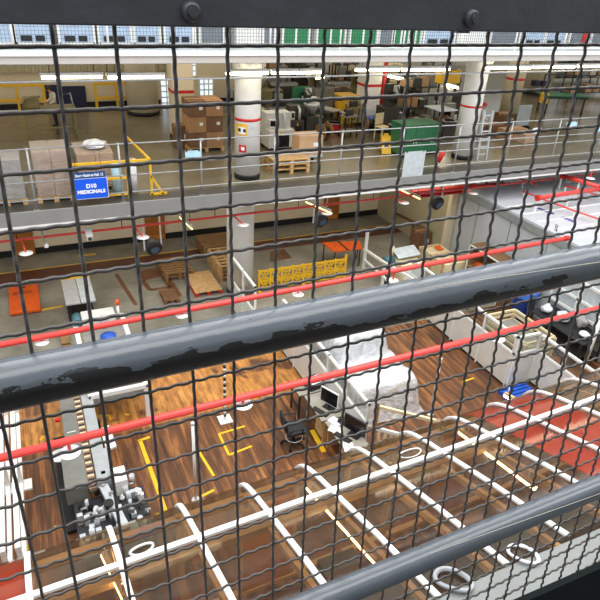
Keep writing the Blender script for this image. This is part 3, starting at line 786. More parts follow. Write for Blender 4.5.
# shelving with boxes along the back
def rack(label, px, py, w, h, levels, n, seed, m='darksteel', boxm=('carton', 'machine', 'carton2', 'machinedark', 'machinewhite'), where=''):
    p = at2(px, py); d = .6
    t = thing('storage_rack', label, 'rack', (p.x, p.y + d / 2, Z2))
    for sx in (-1, 1):
        for sy in (-1, 1): B().bar((sx * w / 2, sy * d / 2, 0), (sx * w / 2, sy * d / 2, h), .05).build('upright', m, t)
    r = random.Random(seed)
    for k in range(levels):
        z = .25 + k * (h - .4) / max(1, levels - 1)
        bx('shelf', m, t, -w / 2, -d / 2, z - .03, w / 2, d / 2, z)
        for i in range(n):
            bw = w / n * r.uniform(.65, .9); bh = r.uniform(.22, .42)
            carton('%s box %s along the %s shelf up of the %s' % (r.choice(('plain', 'squat', 'small', 'plain')), ords[i], ords[k], where), (p.x - w / 2 + (i + .5) * w / n, p.y + d / 2, Z2 + z), bw, .42, bh, r.uniform(-.06, .06), r.choice(boxm), 'boxes on the ' + where, name='storage_box', tape=False, cat='box')
rack('dark shelving crammed with boxes behind the green cabinets', 416, 133, 1.5, 1.9, 3, 4, 3, where='shelving behind the green cabinets')
rack('long low shelving against the back wall behind the machines', 292, 104, 3.6, 1.7, 3, 6, 8, where='back wall shelving')
rack('narrow shelving left of the white square column', 347, 103, 1.2, 1.9, 3, 3, 9, where='shelving by the yellow bin')
rack('open racking under the right hand battens', 566, 82, 5.5, 2.2, 3, 8, 12, where='racking under the end battens')
rack('open racking at the right end of the gallery', 592, 97, 3.6, 2.2, 3, 6, 14, where='racking at the gallery end')
# yellow bin
p = at2(348, 124)
t = thing('wheeled_bin', 'tall yellow bin with a dark label near the white square column', 'bin', (p.x, p.y + .35, Z2))
B().add([(-.28, -.28, .1), (.28, -.28, .1), (.28, .28, .1), (-.28, .28, .1), (-.36, -.36, 1.05), (.36, -.36, 1.05), (.36, .36, 1.05), (-.36, .36, 1.05)], [(3, 2, 1, 0), (4, 5, 6, 7), (0, 1, 5, 4), (1, 2, 6, 5), (2, 3, 7, 6), (3, 0, 4, 7)]).build('body', 'yellow', t, .02)
bx('lid', 'yellow', t, -.39, -.39, 1.05, .39, .39, 1.13, .03)
B().add([(-.02, -.335, .55), (.2, -.335, .55), (.2, -.352, .8), (-.02, -.352, .8), (-.02, -.29, .55), (.2, -.29, .55), (.2, -.3, .8), (-.02, -.3, .8)], [(0, 1, 2, 3), (7, 6, 5, 4), (0, 4, 5, 1), (1, 5, 6, 2), (2, 6, 7, 3), (3, 7, 4, 0)]).build('label_plate', 'ink', t)
for s in (-1, 1): B().tube([(s * .24 - .03, .22, .09), (s * .24 + .03, .22, .09)], .09, 14).build('wheel', 'rubber', t)
B().box(-.28, -.28, 0, .28, -.2, .1).build('foot', 'yellow', t)
# pale bench
pa = at2(317, 120); pb = at2(341, 126)
dv = (pb - pa); L = dv.length * .8
t = thing('outfeed_bench', 'pale narrow outfeed bench sloping toward the yellow bin', 'bench', ((pa.x + pb.x) / 2, (pa.y + pb.y) / 2 + .2, Z2), math.atan2(dv.y, dv.x))
bx('top', 'machinewhite', t, -L / 2, -.25, .5, L / 2, .25, .56, .01)
for sx in (-1, 1):
    for sy in (-1, 1): B().bar((sx * (L / 2 - .1), sy * .2, 0), (sx * (L / 2 - .1), sy * .2, .5), .05).build('leg', 'darksteel', t)
# blue stool, cream chair
p = at2(380, 131)
t = thing('step_stool', 'bright blue low table in front of the white square column', 'stool', (p.x, p.y + .3, Z2))
bx('top', 'blue', t, -.42, -.3, .42, .5, .3, .48, .02)
for sx in (-1, 1):
    for sy in (-1, 1): B().bar((sx * .4, sy * .22, 0), (sx * .42, sy * .24, .42), .06).build('leg', 'blue', t)
p = at2(384, 140)
t = thing('folding_chair', 'cream plastic chair standing beside the bright blue low table', 'chair', (p.x, p.y + .2, Z2), .3)
bx('seat', 'creamwood', t, -.22, -.22, .43, .22, .22, .47, .01); bx('backrest', 'creamwood', t, -.22, .19, .5, .22, .22, .92, .01)
for sx in (-1, 1):
    for sy in (-1, 1): B().bar((sx * .2, sy * .2, 0), (sx * .19, sy * .19, .43), .035).build('leg', 'creamwood', t)
# wet floor sign
p = at2(387, 154)
t = thing('floor_warning_sign', 'yellow folding floor warning sign behind the gallery rail', 'floor sign', (p.x, p.y + .2, Z2), -.2)
for s in (-1, 1):
    B().cbox((0, s * .12, .30), (.34, .02, .62), rx=s * .38).build('board', 'yellow', t)
bx('handle', 'yellow', t, -.08, -.03, .56, .08, .03, .66)
B().cbox((0, -.135, .32), (.14, .012, .2), rx=-.38).build('pictogram', 'ink', t)
# green cabinets
for i, (px, py, w) in enumerate(((412, 158, .84), (429.5, 155, .72))):
    p = at2(px, py)
    t = thing('metal_cabinet', ('low green metal cabinet nearest the pale grey rail sheet', 'low green metal cabinet with white oval mark and grey top')[i], 'cabinet', (p.x, p.y + .45, Z2), .06, 'low green cabinets')
    bx('body', 'green', t, -w / 2, -.42, .08, w / 2, .42, 1.08, .015); bx('plinth', 'black', t, -w / 2 + .04, -.38, 0, w / 2 - .04, .38, .08)
    bx('top', 'palegrey' if i else 'green', t, -w / 2 - .02, -.44, 1.08, w / 2 + .02, .44, 1.11)
    for s in (-1, 1):
        d_ = bx('door', 'green', t, s * w * .245 - w * .235, -.435, .12, s * w * .245 + w * .235, -.42, 1.04, .006)
        B().tube([(s * .05, -.45, .4), (s * .05, -.45, .55)], .012, 8).build('handle', 'alu', d_)
    if i: B().lathe([(.001, 0), (.16, 0), (.16, .012), (.001, .012)], n=20).build('oval_mark', 'paper', t).rotation_euler = (PI / 2, 0, 0); t.children[-1].location = (.16, -.436, .5)
p = at2(437, 163)
t = thing('fire_extinguisher', 'red extinguisher lying against the low green cabinet', 'extinguisher', (p.x, p.y - .15, Z2), 0)
B().tube([(-.1, 0, .085), (.06, 0, .4), (.09, 0, .46)], [.085, .085, .03], 14).build('cylinder', 'redband', t); B().tube([(.09, 0, .46), (.14, 0, .5)], .02, 8).build('valve', 'ink', t)
# ladder
p = at2(483, 161)
t = thing('step_ladder', 'aluminium ladder leaning upright beside the white round column with thin red line', 'ladder', (p.x, p.y + .1, Z2))
for s in (-1, 1): B().bar((s * .2, 0, 0), (s * .17, .12, 1.65), .05, .07).build('stile', 'alu', t)
for k in range(6): B().bar((-.19, .02 + .018 * k, .2 + .26 * k), (.19, .02 + .018 * k, .2 + .26 * k), .04).build('rung', 'alu', t)
# grey upright panel, wooden boxes, packing table
p = at2(521, 128)
t = thing('display_panel', 'plain grey upright panel standing near the right hand rail', 'panel', (p.x, p.y, Z2))
bx('board', 'palegrey', t, -.35, -.02, .1, .35, .02, .95, .01)
for s in (-1, 1): bx('foot', 'darksteel', t, s * .28 - .03, -.2, 0, s * .28 + .03, .2, .1)
for i, (px, py, w, h, m) in enumerate(((496, 134, .9, .35, 'cartondark'), (516, 140, 1.1, .4, 'carton'), (508, 126, .7, .5, 'cartondark'), (530, 143, .8, .35, 'wrapbeige'))):
    p = at2(px, py)
    carton(('flat dark open carton right of the ladder', 'wide brown carton below the grey upright panel', 'dark carton left of the grey upright panel', 'pale low carton right of the wide brown one')[i], (p.x, p.y + .3, Z2), w, .6, h, .15, m)
p = at2(568, 116)
t = thing('packing_table', 'green topped packing table with black wheels and yellow clamp at the right', 'table', (p.x, p.y + .6, Z2), -.25)
bx('top', 'green', t, -1.15, -.45, .82, 1.15, .45, .88, .01)
bx('frame', 'darksteel', t, -1.1, -.4, .74, 1.1, .4, .82)
for sx in (-1, 1):
    for sy in (-1, 1):
        B().bar((sx * .95, sy * .36, .08), (sx * .95, sy * .36, .74), .06).build('leg', 'darksteel', t); B().tube([(sx * .95 - .02, sy * .36, .07), (sx * .95 + .02, sy * .36, .07)], .07, 12).build('caster', 'rubber', t)
    B().bar((sx * .95, .36, .8), (sx * .95, .36, 1.7), .05).build('upright', 'darksteel', t)
B().bar((-.95, .36, 1.7), (.95, .36, 1.7), .05).build('crossbar', 'darksteel', t)
bx('clamp', 'yellow', t, -1.25, -.4, .5, -.95, -.1, .95, .02)
# left: inspection table machine with the man
p = at2(54, 136)
t = thing('inspection_table', 'olive framed sorting table in front of the man in the white coat', 'table', (p.x, p.y + .5, Z2))
bx('top', 'olive', t, -.85, -.4, .82, .85, .4, .88, .01); bx('trough', 'alu', t, -2.2, -.15, .7, -.9, .15, .78)
for sx in (-1, 1):
    for sy in (-1, 1): B().bar((sx * .78, sy * .34, 0), (sx * .78, sy * .34, .82), .07).build('leg', 'olive', t)
    B().bar((sx * .78, -.34, .25), (sx * .78, .34, .25), .05).build('brace', 'olive', t)
B().bar((-.78, -.34, .25), (.78, -.34, .25), .05).build('brace', 'olive', t)
B().tube([(-.84, -.3, .88), (-.78, -.3, 1.2), (-.5, -.3, 1.28), (-.25, -.3, 1.28)], .035, 8).build('hood_rail', 'olive', t)
bx('feeder', 'olive', t, -.8, -.2, .88, -.3, .25, 1.2, .03)
B().tube([(.4, .1, .88), (.45, .1, 1.25), (.75, .1, 1.3), (.8, .1, .9)], .03, 8).build('hoop', 'alu', t)
bx('infeed_tray', 'alu', t, -3.0, -.25, .78, -2.0, .3, .84)
for x in (-2.9, -2.1): B().bar((x, 0, 0), (x, 0, .78), .06).build('leg', 'olive', t)
# yellow guard rails by the back wall
for i, (pa, pb) in enumerate((((-8, 108), (46, 107)), ((97, 106), (138, 104)))):
    a = V(*pa, 26.4); b = V(*pb, 26.4)
    t = thing('guard_rail', ('yellow guard rail left of the navy doors', 'yellow guard rail between navy doors and fat cream column')[i], 'guard rail', (a.x, 26.4, Z2))
    L = b.x - a.x
    for z in (.45, 1.0): B().bar((0, 0, z), (L, 0, z), .09).build('rail', 'yellow', t)
    for k in range(3): B().bar((L * k / 2, 0, 0), (L * k / 2, 0, 1.04), .1).build('post', 'yellow', t)
# yellow hoist and beam
p = V(448, 76, 19.5)
t = thing('yellow_hoist', 'yellow hoist block under the top gallery left of the white round column', 'hoist', (p.x, 19.5, p.z))
bx('block', 'yellow', t, -.45, -.2, -.25, .45, .2, .25, .03); B().tube([(0, 0, .25), (0, 0, Z3 - .25 - p.z)], .04, 8).build('hanger', 'darksteel', t)
bx('trolley', 'machine', t, -.2, -.24, .25, .2, .24, .4, .02)
for i, (pa, pb) in enumerate((((388, 76), (403, 79)), ((414, 79), (433, 82)), ((445, 84), (458, 88)), ((316, 78), (324, 77)))):
    a = V(*pa, 21.0); b = V(*pb, 21.0)
    t = thing('strip_light', 'lit strip lamp deep in the gallery, ' + ('left of the yellow hoist', 'under the yellow hoist', 'behind the white round column with thin red line', 'over the tall hopper machine')[i], 'light', ((a.x + b.x) / 2, 21, (a.z + b.z) / 2), 0, 'strip lamps deep in the gallery')
    dv = (b - a) / 2
    B().tube([-dv, dv], .045, 8).build('tube', 'tubewarm' if i == 3 else 'tube', t)
    B().bar(-dv + Vector((0, 0, .07)), dv + Vector((0, 0, .07)), .09, .05).build('housing', 'white', t)
    B().tube([(0, 0, .09), (0, 0, Z3 - .25 - (a.z + b.z) / 2)], .008, 6).build('hanger', 'darksteel', t)

# ------------------------------------------------------------------ people
def person(label, loc, rz, skin_pts, coat_m, hair_m, cap=None, h=1.72, trouser='trouser', sc=.84):
    t = thing('person', label, 'person', loc, rz); t.scale = (sc, sc, sc)
    J = dict(pelvis=(0, 0, .93), belly=(0, .0, 1.1), chest=(0, .0, 1.3), neck=(0, .0, 1.46), throat=(0, -.01, 1.53), head=(0, -.03, 1.62), crown=(0, -.01, 1.70),
             hipL=(-.1, 0, .88), kneeL=(-.11, -.02, .48), ankL=(-.11, .02, .09), toeL=(-.12, -.15, .04), hipR=(.1, 0, .88), kneeR=(.11, -.02, .48), ankR=(.11, .02, .09), toeR=(.12, -.15, .04),
             shL=(-.19, 0, 1.40), elL=(-.25, -.03, 1.13), wrL=(-.2, -.25, 1.02), haL=(-.18, -.33, 1.0), shR=(.19, 0, 1.40), elR=(.25, -.03, 1.13), wrR=(.2, -.25, 1.02), haR=(.18, -.33, 1.0))
    R = dict(pelvis=.14, belly=.13, chest=.15, neck=.07, throat=.055, head=.095, crown=.075, hipL=.095, kneeL=.06, ankL=.04, toeL=.035, hipR=.095, kneeR=.06, ankR=.04, toeR=.035,
             shL=.065, elL=.045, wrL=.03, haL=.035, shR=.065, elR=.045, wrR=.03, haR=.035)
    E_ = [('pelvis', 'belly'), ('belly', 'chest'), ('chest', 'neck'), ('neck', 'throat'), ('throat', 'head'), ('head', 'crown')]
    for s in 'LR':
        E_ += [('pelvis', 'hip' + s), ('hip' + s, 'knee' + s), ('knee' + s, 'ank' + s), ('ank' + s, 'toe' + s), ('chest', 'sh' + s), ('sh' + s, 'el' + s), ('el' + s, 'wr' + s), ('wr' + s, 'ha' + s)]
        for q in range(4):
            n_ = 'f%d%s' % (q, s); hx = J['ha' + s]
            J[n_] = (hx[0] + (q - 1.5) * .02, hx[1] - .075, hx[2] - .02); R[n_] = .0095; E_.append(('ha' + s, n_))
        n_ = 't' + s; hx = J['ha' + s]; J[n_] = (hx[0] + (.045 if s == 'L' else -.045), hx[1] - .04, hx[2] + .0); R[n_] = .011; E_.append(('ha' + s, n_))
    J.update(skin_pts)
    def grow(keys, edges, rad, grown=0.0):
        idx = {k: i for i, k in enumerate(keys)}
        me = bpy.data.meshes.new('body'); me.from_pydata([J[k] for k in keys], [(idx[a], idx[b]) for a, b in edges if a in idx and b in idx], [])
        o = bpy.data.objects.new('grow', me); C.objects.link(o)
        sm = o.modifiers.new('s', 'SKIN'); sm.use_smooth_shade = True
        for k in keys:
            sv = me.skin_vertices[0].data[idx[k]]; r = rad[k] + grown; sv.radius = (r, r * (.72 if k in ('belly', 'chest', 'pelvis') else 1)); sv.use_root = (k == 'pelvis')
        ss = o.modifiers.new('u', 'SUBSURF'); ss.levels = 2; ss.render_levels = 2
        dg = bpy.context.evaluated_depsgraph_get(); m2 = bpy.data.meshes.new_from_object(o.evaluated_get(dg)); bpy.data.objects.remove(o)
        return m2
    keys = list(J)
    me = grow(keys, E_, R); me.name = 'body'
    me.materials.clear()
    for mm in ('skin', trouser, 'rubber'): me.materials.append(M[mm])
    for pg in me.polygons: pg.material_index = 2 if pg.center.z < .1 else (1 if pg.center.z < .98 and abs(pg.center.x) < .22 and pg.center.y > -.2 else 0)
    o = bpy.data.objects.new('body', me); C.objects.link(o); o.parent = t
    ck = ['pelvis', 'belly', 'chest', 'neck', 'hipL', 'hipR', 'shL', 'elL', 'wrL', 'shR', 'elR', 'wrR']
    J['hipL'] = (-.08, 0, .6); J['hipR'] = (.08, 0, .6)
    R2 = dict(R); R2['hipL'] = R2['hipR'] = .12; R2['neck'] = .06
    mc = grow(ck, E_, R2, .018); mc.name = 'coat'; mc.materials.clear(); mc.materials.append(M[coat_m])
    o = bpy.data.objects.new('coat', mc); C.objects.link(o); o.parent = t
    hx, hy, hz = J['head']
    f = B()
    f.lathe([(.001, -.02), (.106, -.02), (.11, .03), (.09, .09), (.045, .115), (.001, .12)], (hx, hy + .025, hz), 18)
    f.build('cap' if cap else 'hair', cap or hair_m, t)
    fc = B(); fc.cbox((hx, hy - .102, hz - .015), (.022, .03, .04)); fc.build('nose', 'skin', t)
    for s in (-1, 1):
        B().lathe([(.001, -.008), (.009, 0), (.001, .008)], (hx + s * .034, hy - .092, hz + .012), 8).build('eye', 'ink', t)
        B().cbox((hx + s * .098, hy + .01, hz - .005), (.02, .035, .055)).build('ear', 'skin', t)
    bx('mouth', 'redband', t, hx - .022, hy - .094, hz - .05, hx + .022, hy - .08, hz - .043)
    return t
person('person with dark hair in a white coat bent over the olive sorting table', (1.09, 23.75, Z2), -1.35, dict(neck=(0, -.06, 1.44), throat=(0, -.1, 1.5), head=(0, -.15, 1.58), crown=(0, -.14, 1.66), chest=(0, -.04, 1.29)), 'coat', 'hair')
p = at2(481, 139)
person('person in pale grey overalls and red cap standing behind the ladder', (15.98, 18.45, Z2), .9, {}, 'palegrey', 'hair', cap='redband', trouser='palegrey')
# loose gear between the machines
gear = [(247, 138), (256, 134), (268, 138), (289, 146), (300, 147), (308, 131), (316, 131), (326, 141), (336, 134), (246, 122), (258, 125), (277, 124), (288, 108), (310, 108), (350, 138), (372, 133), (398, 144), (404, 114), (418, 125), (444, 132), (449, 138), (400, 142), (355, 128), (368, 106)]
r = random.Random(31)
gm = ['machinedark', 'darksteel', 'olive', 'machinedark', 'machine', 'cartondark', 'ink', 'green', 'redband', 'machinedark']
gn = [('parts_bin', 'bin', 'dark parts bin'), ('gas_cylinder', 'cylinder', 'upright gas cylinder'), ('tool_trolley', 'trolley', 'two-shelf tool trolley'), ('cable_drum', 'drum', 'cable drum on its side')]
spots_ = ['by the notice column', 'right of the notice column', 'before the olive cabinet', 'beside the white boxy machine', 'behind the plain carton', 'before the green machine', 'left of the outfeed bench', 'under the outfeed bench end', 'right of the outfeed bench', 'in the gap behind the notice column', 'behind the olive cabinet', 'behind the white boxy machine', 'at the back wall shelving', 'behind the dark reel machine', 'left of the yellow bin', 'left of the blue low table', 'right of the cream chair', 'behind the shelving of the green cabinets', 'under the yellow hoist', 'behind the green cabinet end', 'at the foot of the thin-lined column', 'before the cream chair', 'right of the yellow bin', 'at the back beyond the blue table']
for i, (px, py) in enumerate(gear):
    p = at2(px, py); k = i % 4; m = gm[i % len(gm)]; h = r.uniform(.6, 1.25)
    t = thing(gn[k][0], gn[k][2] + ' ' + spots_[i], gn[k][1], (p.x, p.y + .2, Z2), r.uniform(-.3, .3))
    if k == 0:
        bx('body', m, t, -.25, -.2, .04, .25, .2, h * .6, .02); bx('rim', 'machine', t, -.27, -.22, h * .6 - .04, .27, .22, h * .6)
        bx('foot', 'rubber', t, -.2, -.16, 0, .2, .16, .04)
    elif k == 1:
        B().lathe([(.1, 0), (.11, .03), (.11, h * .8), (.06, h * .93), (.03, h * .95), (.03, h)], n=16).build('bottle', m, t); B().lathe([(.05, h), (.05, h + .04)], n=10).build('valve', 'alu', t)
    elif k == 2:
        for z in (.2, .75): bx('shelf', m, t, -.32, -.2, z, .32, .2, z + .05, .01)
        for sx in (-1, 1):
            for sy in (-1, 1): B().bar((sx * .29, sy * .17, .05), (sx * .29, sy * .17, .95), .035).build('upright', 'darksteel', t); B().tube([(sx * .29 - .02, sy * .17, .045), (sx * .29 + .02, sy * .17, .045)], .045, 10).build('castor', 'rubber', t)
        bx('toolbox', 'machinedark', t, -.2, -.12, .8, .1, .12, 1.02, .01); bx('handle', 'alu', t, -.36, -.15, .9, -.33, .15, .95)
    else:
        B().tube([(-.16, 0, .3), (.16, 0, .3)], .16, 16).build('winding', 'rubber', t)
        for s_ in (-1, 1): B().tube([(s_ * .16, 0, .3), (s_ * .2, 0, .3)], .3, 20).build('flange', 'timberdark', t)
# ================================================================== sprinkler pipes and hanging things over the hall
def sprinkler(label, pa, pb, Y, r, drops, end_cap=True, dropz=.12, stems='red', off=(0, 0), discr=.15):
    a = V(*pa, Y); b = V(*pb, Y)
    t = thing('sprinkler_pipe', label, 'sprinkler pipe', a)
    d = (b - a)
    st = -0.45
    B().tube([d * st, d * .5, d], r, 14).build('pipe', 'red', t)
    if end_cap: B().tube([d * 1.0, d + d.normalized() * .09], r * 1.25, 14).build('end_cap', 'redband', t)
    e = d * st
    B().tube([e, (e.x, e.y, -a.z + .0)], r, 14).build('riser', 'red', t)
    for px, py in drops:
        p = V(px, py, Y + off[1]) - a
        s = p.x / d.x; q = d * s
        dp = B().tube([q, (p.x, p.y, p.z + .01)], r * .42, 8).build('drop', 'red', t)
        B().lathe([(.001, .022), (discr * .4, .016), (discr, 0), (discr, -.008), (.001, -.008)], (p.x, p.y, p.z), 22).build('shield_disc', 'disc', dp)
        B().tube([(p.x, p.y, p.z - .008), (p.x, p.y, p.z - .05)], .016, 8).build('nozzle', 'alu', dp)
    return t
sprinkler('long bright red sprinkler pipe passing just above the upper handrail, ending before the clean room', (0, 345), (565, 238.5), 8.0, .045, ((42, 342), (182, 315), (298, 294), (393, 280)), discr=.10)
t = sprinkler('nearest bright red sprinkler pipe crossing below the upper handrail', (0, 458), (600, 308), 6.0, .05, ((70, 452), (243, 404), (497, 338)), end_cap=False, discr=.13)
d = V(600, 308, 6.0) - V(0, 458, 6.0)
B().tube([d, d * 1.5], .05, 14).build('pipe', 'red', t)
# thin pipe under the gallery edge with tilted drops
a = V(-10, 243, 15.75); b = V(600, 164, 15.75)
t = thing('sprinkler_pipe', 'thin red sprinkler pipe with white discs running under the middle gallery edge', 'sprinkler pipe', a)
d = b - a
d = Vector((d.x, 0, .16))
B().tube([d * -.2, d * .5, d], .035, 10).build('pipe', 'red', t)
for (px, py), (qx, qy) in (((26, 253), (21, 238)), ((143, 237), (134, 225)), ((243, 224.5), (233, 213)), ((327, 213), (312, 203)), ((404, 202.5), (392, 192)), ((473, 193), (460, 184))):
    p = V(px, py, 15.45) - a; q = V(qx, qy, 15.75) - a; q.z = d.z * q.x / d.x
    q.y = 0
    dp = B().tube([q, p + Vector((0, 0, .01))], .024, 8).build('drop', 'red', t)
    B().lathe([(.001, .03), (.05, .02), (.17, 0), (.17, -.01), (.001, -.01)], p, 22).build('shield_disc', 'disc', dp)
for k in range(8): B().tube([d * (k / 8 + .03), d * (k / 8 + .03) + Vector((0, 0, Z2 - .3 - a.z - d.z * (k / 8 + .03)))], .012, 6).build('hanger', 'darksteel', t)
# hanging drums
for i, (px, py, Y) in enumerate(((153, 246, 16.5), (320, 219, 16.5), (436, 202, 16.3))):
    p = V(px, py, Y)
    t = thing('hanging_loudspeaker', ('black round loudspeaker hung on two white straps before the middle orange-brown door', 'black round loudspeaker hung left of the right orange-brown door', 'black box-like round loudspeaker hung under the red beam')[i], 'loudspeaker', p, .15, 'hanging round loudspeakers')
    B().tube([(0, .14, .03), (0, .1, .02), (0, -.14, -.04), (0, -.17, -.05)], [.17, .23, .24, .2], 24).build('housing', 'black', t)
    B().tube([(0, -.165, -.05), (0, -.18, -.053)], .13, 20).build('cone', 'lens', t.children[0])
    for s in (-1, 1): B().bar((s * .26, 0, -.1), (s * .24, 0, Z2 - .3 - p.z), .045, .02).build('strap', 'white', t)
    B().bar((-.27, 0, -.02), (.27, 0, -.02), .04).build('yoke', 'white', t)
for i, (pa, pb) in enumerate((((192, 229), (180, 217)), ((331, 213), (306, 202)), ((420, 199), (401, 190)))):
    a = G(*pa, 3.35); b = G(*pb, 3.35)
    t = thing('tube_light', 'lit tube lamp pointing away under the middle gallery, ' + ('beside the middle orange-brown door', 'above the second hanging loudspeaker', 'above the sloping handrail wall')[i], 'light', (a + b) / 2, 0, 'tube lamps under the middle gallery')
    dv = (b - a) / 2
    B().tube([-dv, dv], .026, 10).build('tube', 'tubedim', t); B().bar(-dv + Vector((0, 0, .07)), dv + Vector((0, 0, .07)), .06, .04).build('housing', 'steel', t)
    for s in (-.7, .7): B().tube([dv * s + Vector((0, 0, .09)), dv * s + Vector((0, 0, .55))], .01, 6).build('hanger', 'darksteel', t)
p = V(89, 234, 15.6)
t = thing('security_camera', 'small white camera under the gallery edge below the blue sign', 'camera', p)
B().cbox((0, 0, 0), (.16, .3, .16), rx=.5).build('body', 'white', t); B().tube([(0, .1, .05), (0, .2, Z2 - .3 - p.z)], .02, 8).build('bracket', 'white', t); B().tube([(0, -.13, -.08), (0, -.15, -.09)], .05, 12).build('lens', 'screen', t)
p = V(45, 245, 15.7)
t = thing('spot_lamp', 'small grey spot lamp pointing down beside the left orange-brown door', 'lamp', p)
B().tube([(0, 0, Z2 - .3 - p.z), (-.03, 0, .2), (.02, 0, 0)], .022, 8).build('stem', 'steel', t); B().lathe([(.03, .1), (.06, 0), (.05, -.01)], (.03, 0, -.06), 12).build('head', 'disc', t)
a = V(412, 193, 16.9); b = V(503, 183, 16.9)
t = thing('red_beam', 'thick red steel channel under the gallery edge left of the clean room roof', 'beam', a)
d = b - a; d.z = 0.0; d.y = 0
B().bar((0, 0, .05), d + Vector((0, 0, .05)), .2, .05).build('flange', 'redband', t); B().bar((0, 0, -.05), d + Vector((0, 0, -.05)), .03, .16).build('web', 'redband', t)
B().bar((0, 0, -.15), d + Vector((0, 0, -.15)), .2, .05).build('flange', 'redband', t)
for s in (.2, .8): B().bar(d * s + Vector((0, 0, .05)), d * s + Vector((0, 0, Z2 - .3 - a.z)), .06).build('hanger', 'darksteel', t)
B().bar((0, 0, -.05), (-.55, 1.2, -.05), .08, .16).build('brace', 'redband', t)

# ================================================================== floor marks of the hall
def mark(pts, m, w=None, h=.004, z=0.0):
    o = B()
    if w is None:
        n = len(pts); o.add([(p.x, p.y, z) for p in pts] + [(p.x, p.y, z + h) for p in pts], [tuple(range(n))[::-1], tuple(range(n, 2 * n))] + [(i, (i + 1) % n, n + (i + 1) % n, n + i) for i in range(n)])
    else:
        for p, q in zip(pts, pts[1:]): o.bar((p.x, p.y, z + h / 2), (q.x, q.y, z + h / 2), w, h)
    return struct('floor_marking', o, m)
g = G
mark([g(137, 272), g(163, 266), g(169, 274), g(143, 281)], 'brownpatch')
mark([g(142, 280), g(150, 290), g(171, 287), g(165, 276)], 'brownpatch', .16)
mark([g(165, 276), g(178, 297)], 'brownpatch', .3)
mark([g(116, 274), g(136, 305)], 'brownpatch', .13)
mark([g(270, 252), g(284, 249), g(292, 258), g(270, 262)], 'brownpatch')
mark([g(78, 256), g(96, 254)], 'yellow', .12)
mark([g(42, 310), g(63, 306)], 'yellow', .1)
mark([g(138, 441), g(150, 437)], 'yellow', .07); mark([g(140, 440), g(166, 512)], 'yellow', .085)
mark([g(245, 426), g(219, 434), g(229, 455), g(252, 446)], 'yellow', .055)
mark([g(198, 450), g(214, 476)], 'yellow', .06); mark([g(200, 497), g(214, 490)], 'yellow', .06)
mark([g(16, 465), g(27, 560)], 'yellow', .09)
mark([g(54, 527), g(62, 528), g(72, 522)], 'yellow', .06); mark([g(40, 440), g(44, 436)], 'yellow', .05); mark([g(125, 414), g(129, 415)], 'yellow', .06); mark([g(92, 417), g(109, 415), g(111, 420)], 'yellow', .05); mark([g(60, 513), g(66, 510)], 'yellow', .05)
mark([g(312, 430), g(324, 452)], 'yellow', .12)
mark([g(462, 382), g(474, 378)], 'yellow', .05)
# ================================================================== hall: left side
pa = g(6, 288); 
t = thing('floor_hatch', 'orange flat platform with dark slots lying on the grey floor at the left', 'platform', (-.85, 18.6, 0))
bx('plate', 'orange', t, -.44, -.88, .03, .44, .88, .13, .015); bx('base', 'black', t, -.4, -.84, 0, .4, .84, .03)
for y in (.3, .42): 
    for x in (-.2, .12): bx('slot', 'black', t, x - .12, y - .02, .128, x + .12, y + .02, .134)
bx('hinge', 'black', t, -.1, .7, .128, .06, .76, .15)
# grey two-leaf lift table
t = thing('lift_table', 'grey steel two-leaf table with yellow edge standing behind the white framed machine', 'table', (.72, 17.2, 0))
bx('top', 'alu', t, -.42, -.75, .78, -.01, .85, .84, .008); bx('top', 'palegrey', t, .01, -.75, .78, .42, .85, .84, .008)
bx('edge', 'yellow', t, -.44, .85, .76, .44, .92, .86)
bx('scissor_base', 'black', t, -.38, -.6, .0, .38, .75, .12)
for s in (-1, 1): B().bar((s * .3, -.5, .1), (s * .3, .6, .76), .06).build('scissor_arm', 'darksteel', t); B().bar((s * .26, .6, .1), (s * .26, -.5, .76), .06).build('scissor_arm', 'darksteel', t)
p = G(62, 332, .0)
t = thing('timber_beam', 'long brown timber balk lying left of the white framed machine', 'timber', (.12, 14.7, 0))
bx('balk', 'timberdark', t, -.11, -1.2, 0, .11, 1.3, .2, .01); bx('strap', 'black', t, -.115, -.5, -.0, .115, -.45, .206); bx('strap', 'black', t, -.115, .6, 0, .115, .65, .206)
# framed machine straddling (white frame)
q = [G(x, y, 1.0) for x, y in ((77, 318), (117, 311), (130, 334), (80, 346))]
t = thing('sorting_machine', 'white framed machine with orange beacon, teal motor and roller bed above the upper handrail', 'machine', (1.05, 14.3, 0))
X0_, X1_ = -.62, .62
for x in (X0_, X1_): 
    for y in (-2.6, -.2, .75): bx('leg', 'white', t, x - .05, y - .05, 0, x + .05, y + .05, 1.0)
    bx('side_rail', 'white', t, x - .06, -2.65, .93, x + .06, .8, 1.05, .01)
for y in (-2.62, -.5, .78): bx('cross_rail', 'white', t, X0_, y - .05, .92, X1_, y + .05, 1.04, .01)
for i in range(14): B().tube([(X0_ + .08, -2.45 + i * .15, .98), (X1_ - .08, -2.45 + i * .15, .98)], .035, 8).build('roller', 'darksteel' if i % 3 else 'alu', t)
bx('deck', 'machine', t, -.5, -.3, .86, .5, .7, .95)
bx('cover', 'machinewhite', t, -.45, .35, 1.0, .42, .8, 1.3, .03)
B().tube([(-.55, .45, 1.12), (-.55, .85, 1.12)], .13, 16).build('motor', 'teal', t)
B().lathe([(.001, 0), (.2, 0), (.2, .06), (.001, .08)], (.12, -.2, .96), 20).build('blue_drum', 'blue', t)
B().tube([(.52, .6, 1.0), (.52, .6, 1.45)], .04, 10).build('beacon_post', 'white', t); B().lathe([(.06, 0), (.06, .12), (.03, .15)], (.52, .6, 1.45), 14).build('beacon', 'orange', t)
B().tube([(.1, .3, 1.02), (.1, .3, 1.35)], .07, 12).build('valve_body', 'alu', t)
bx('tray', 'machine', t, -.58, -2.6, .7, .58, -1.4, .78)
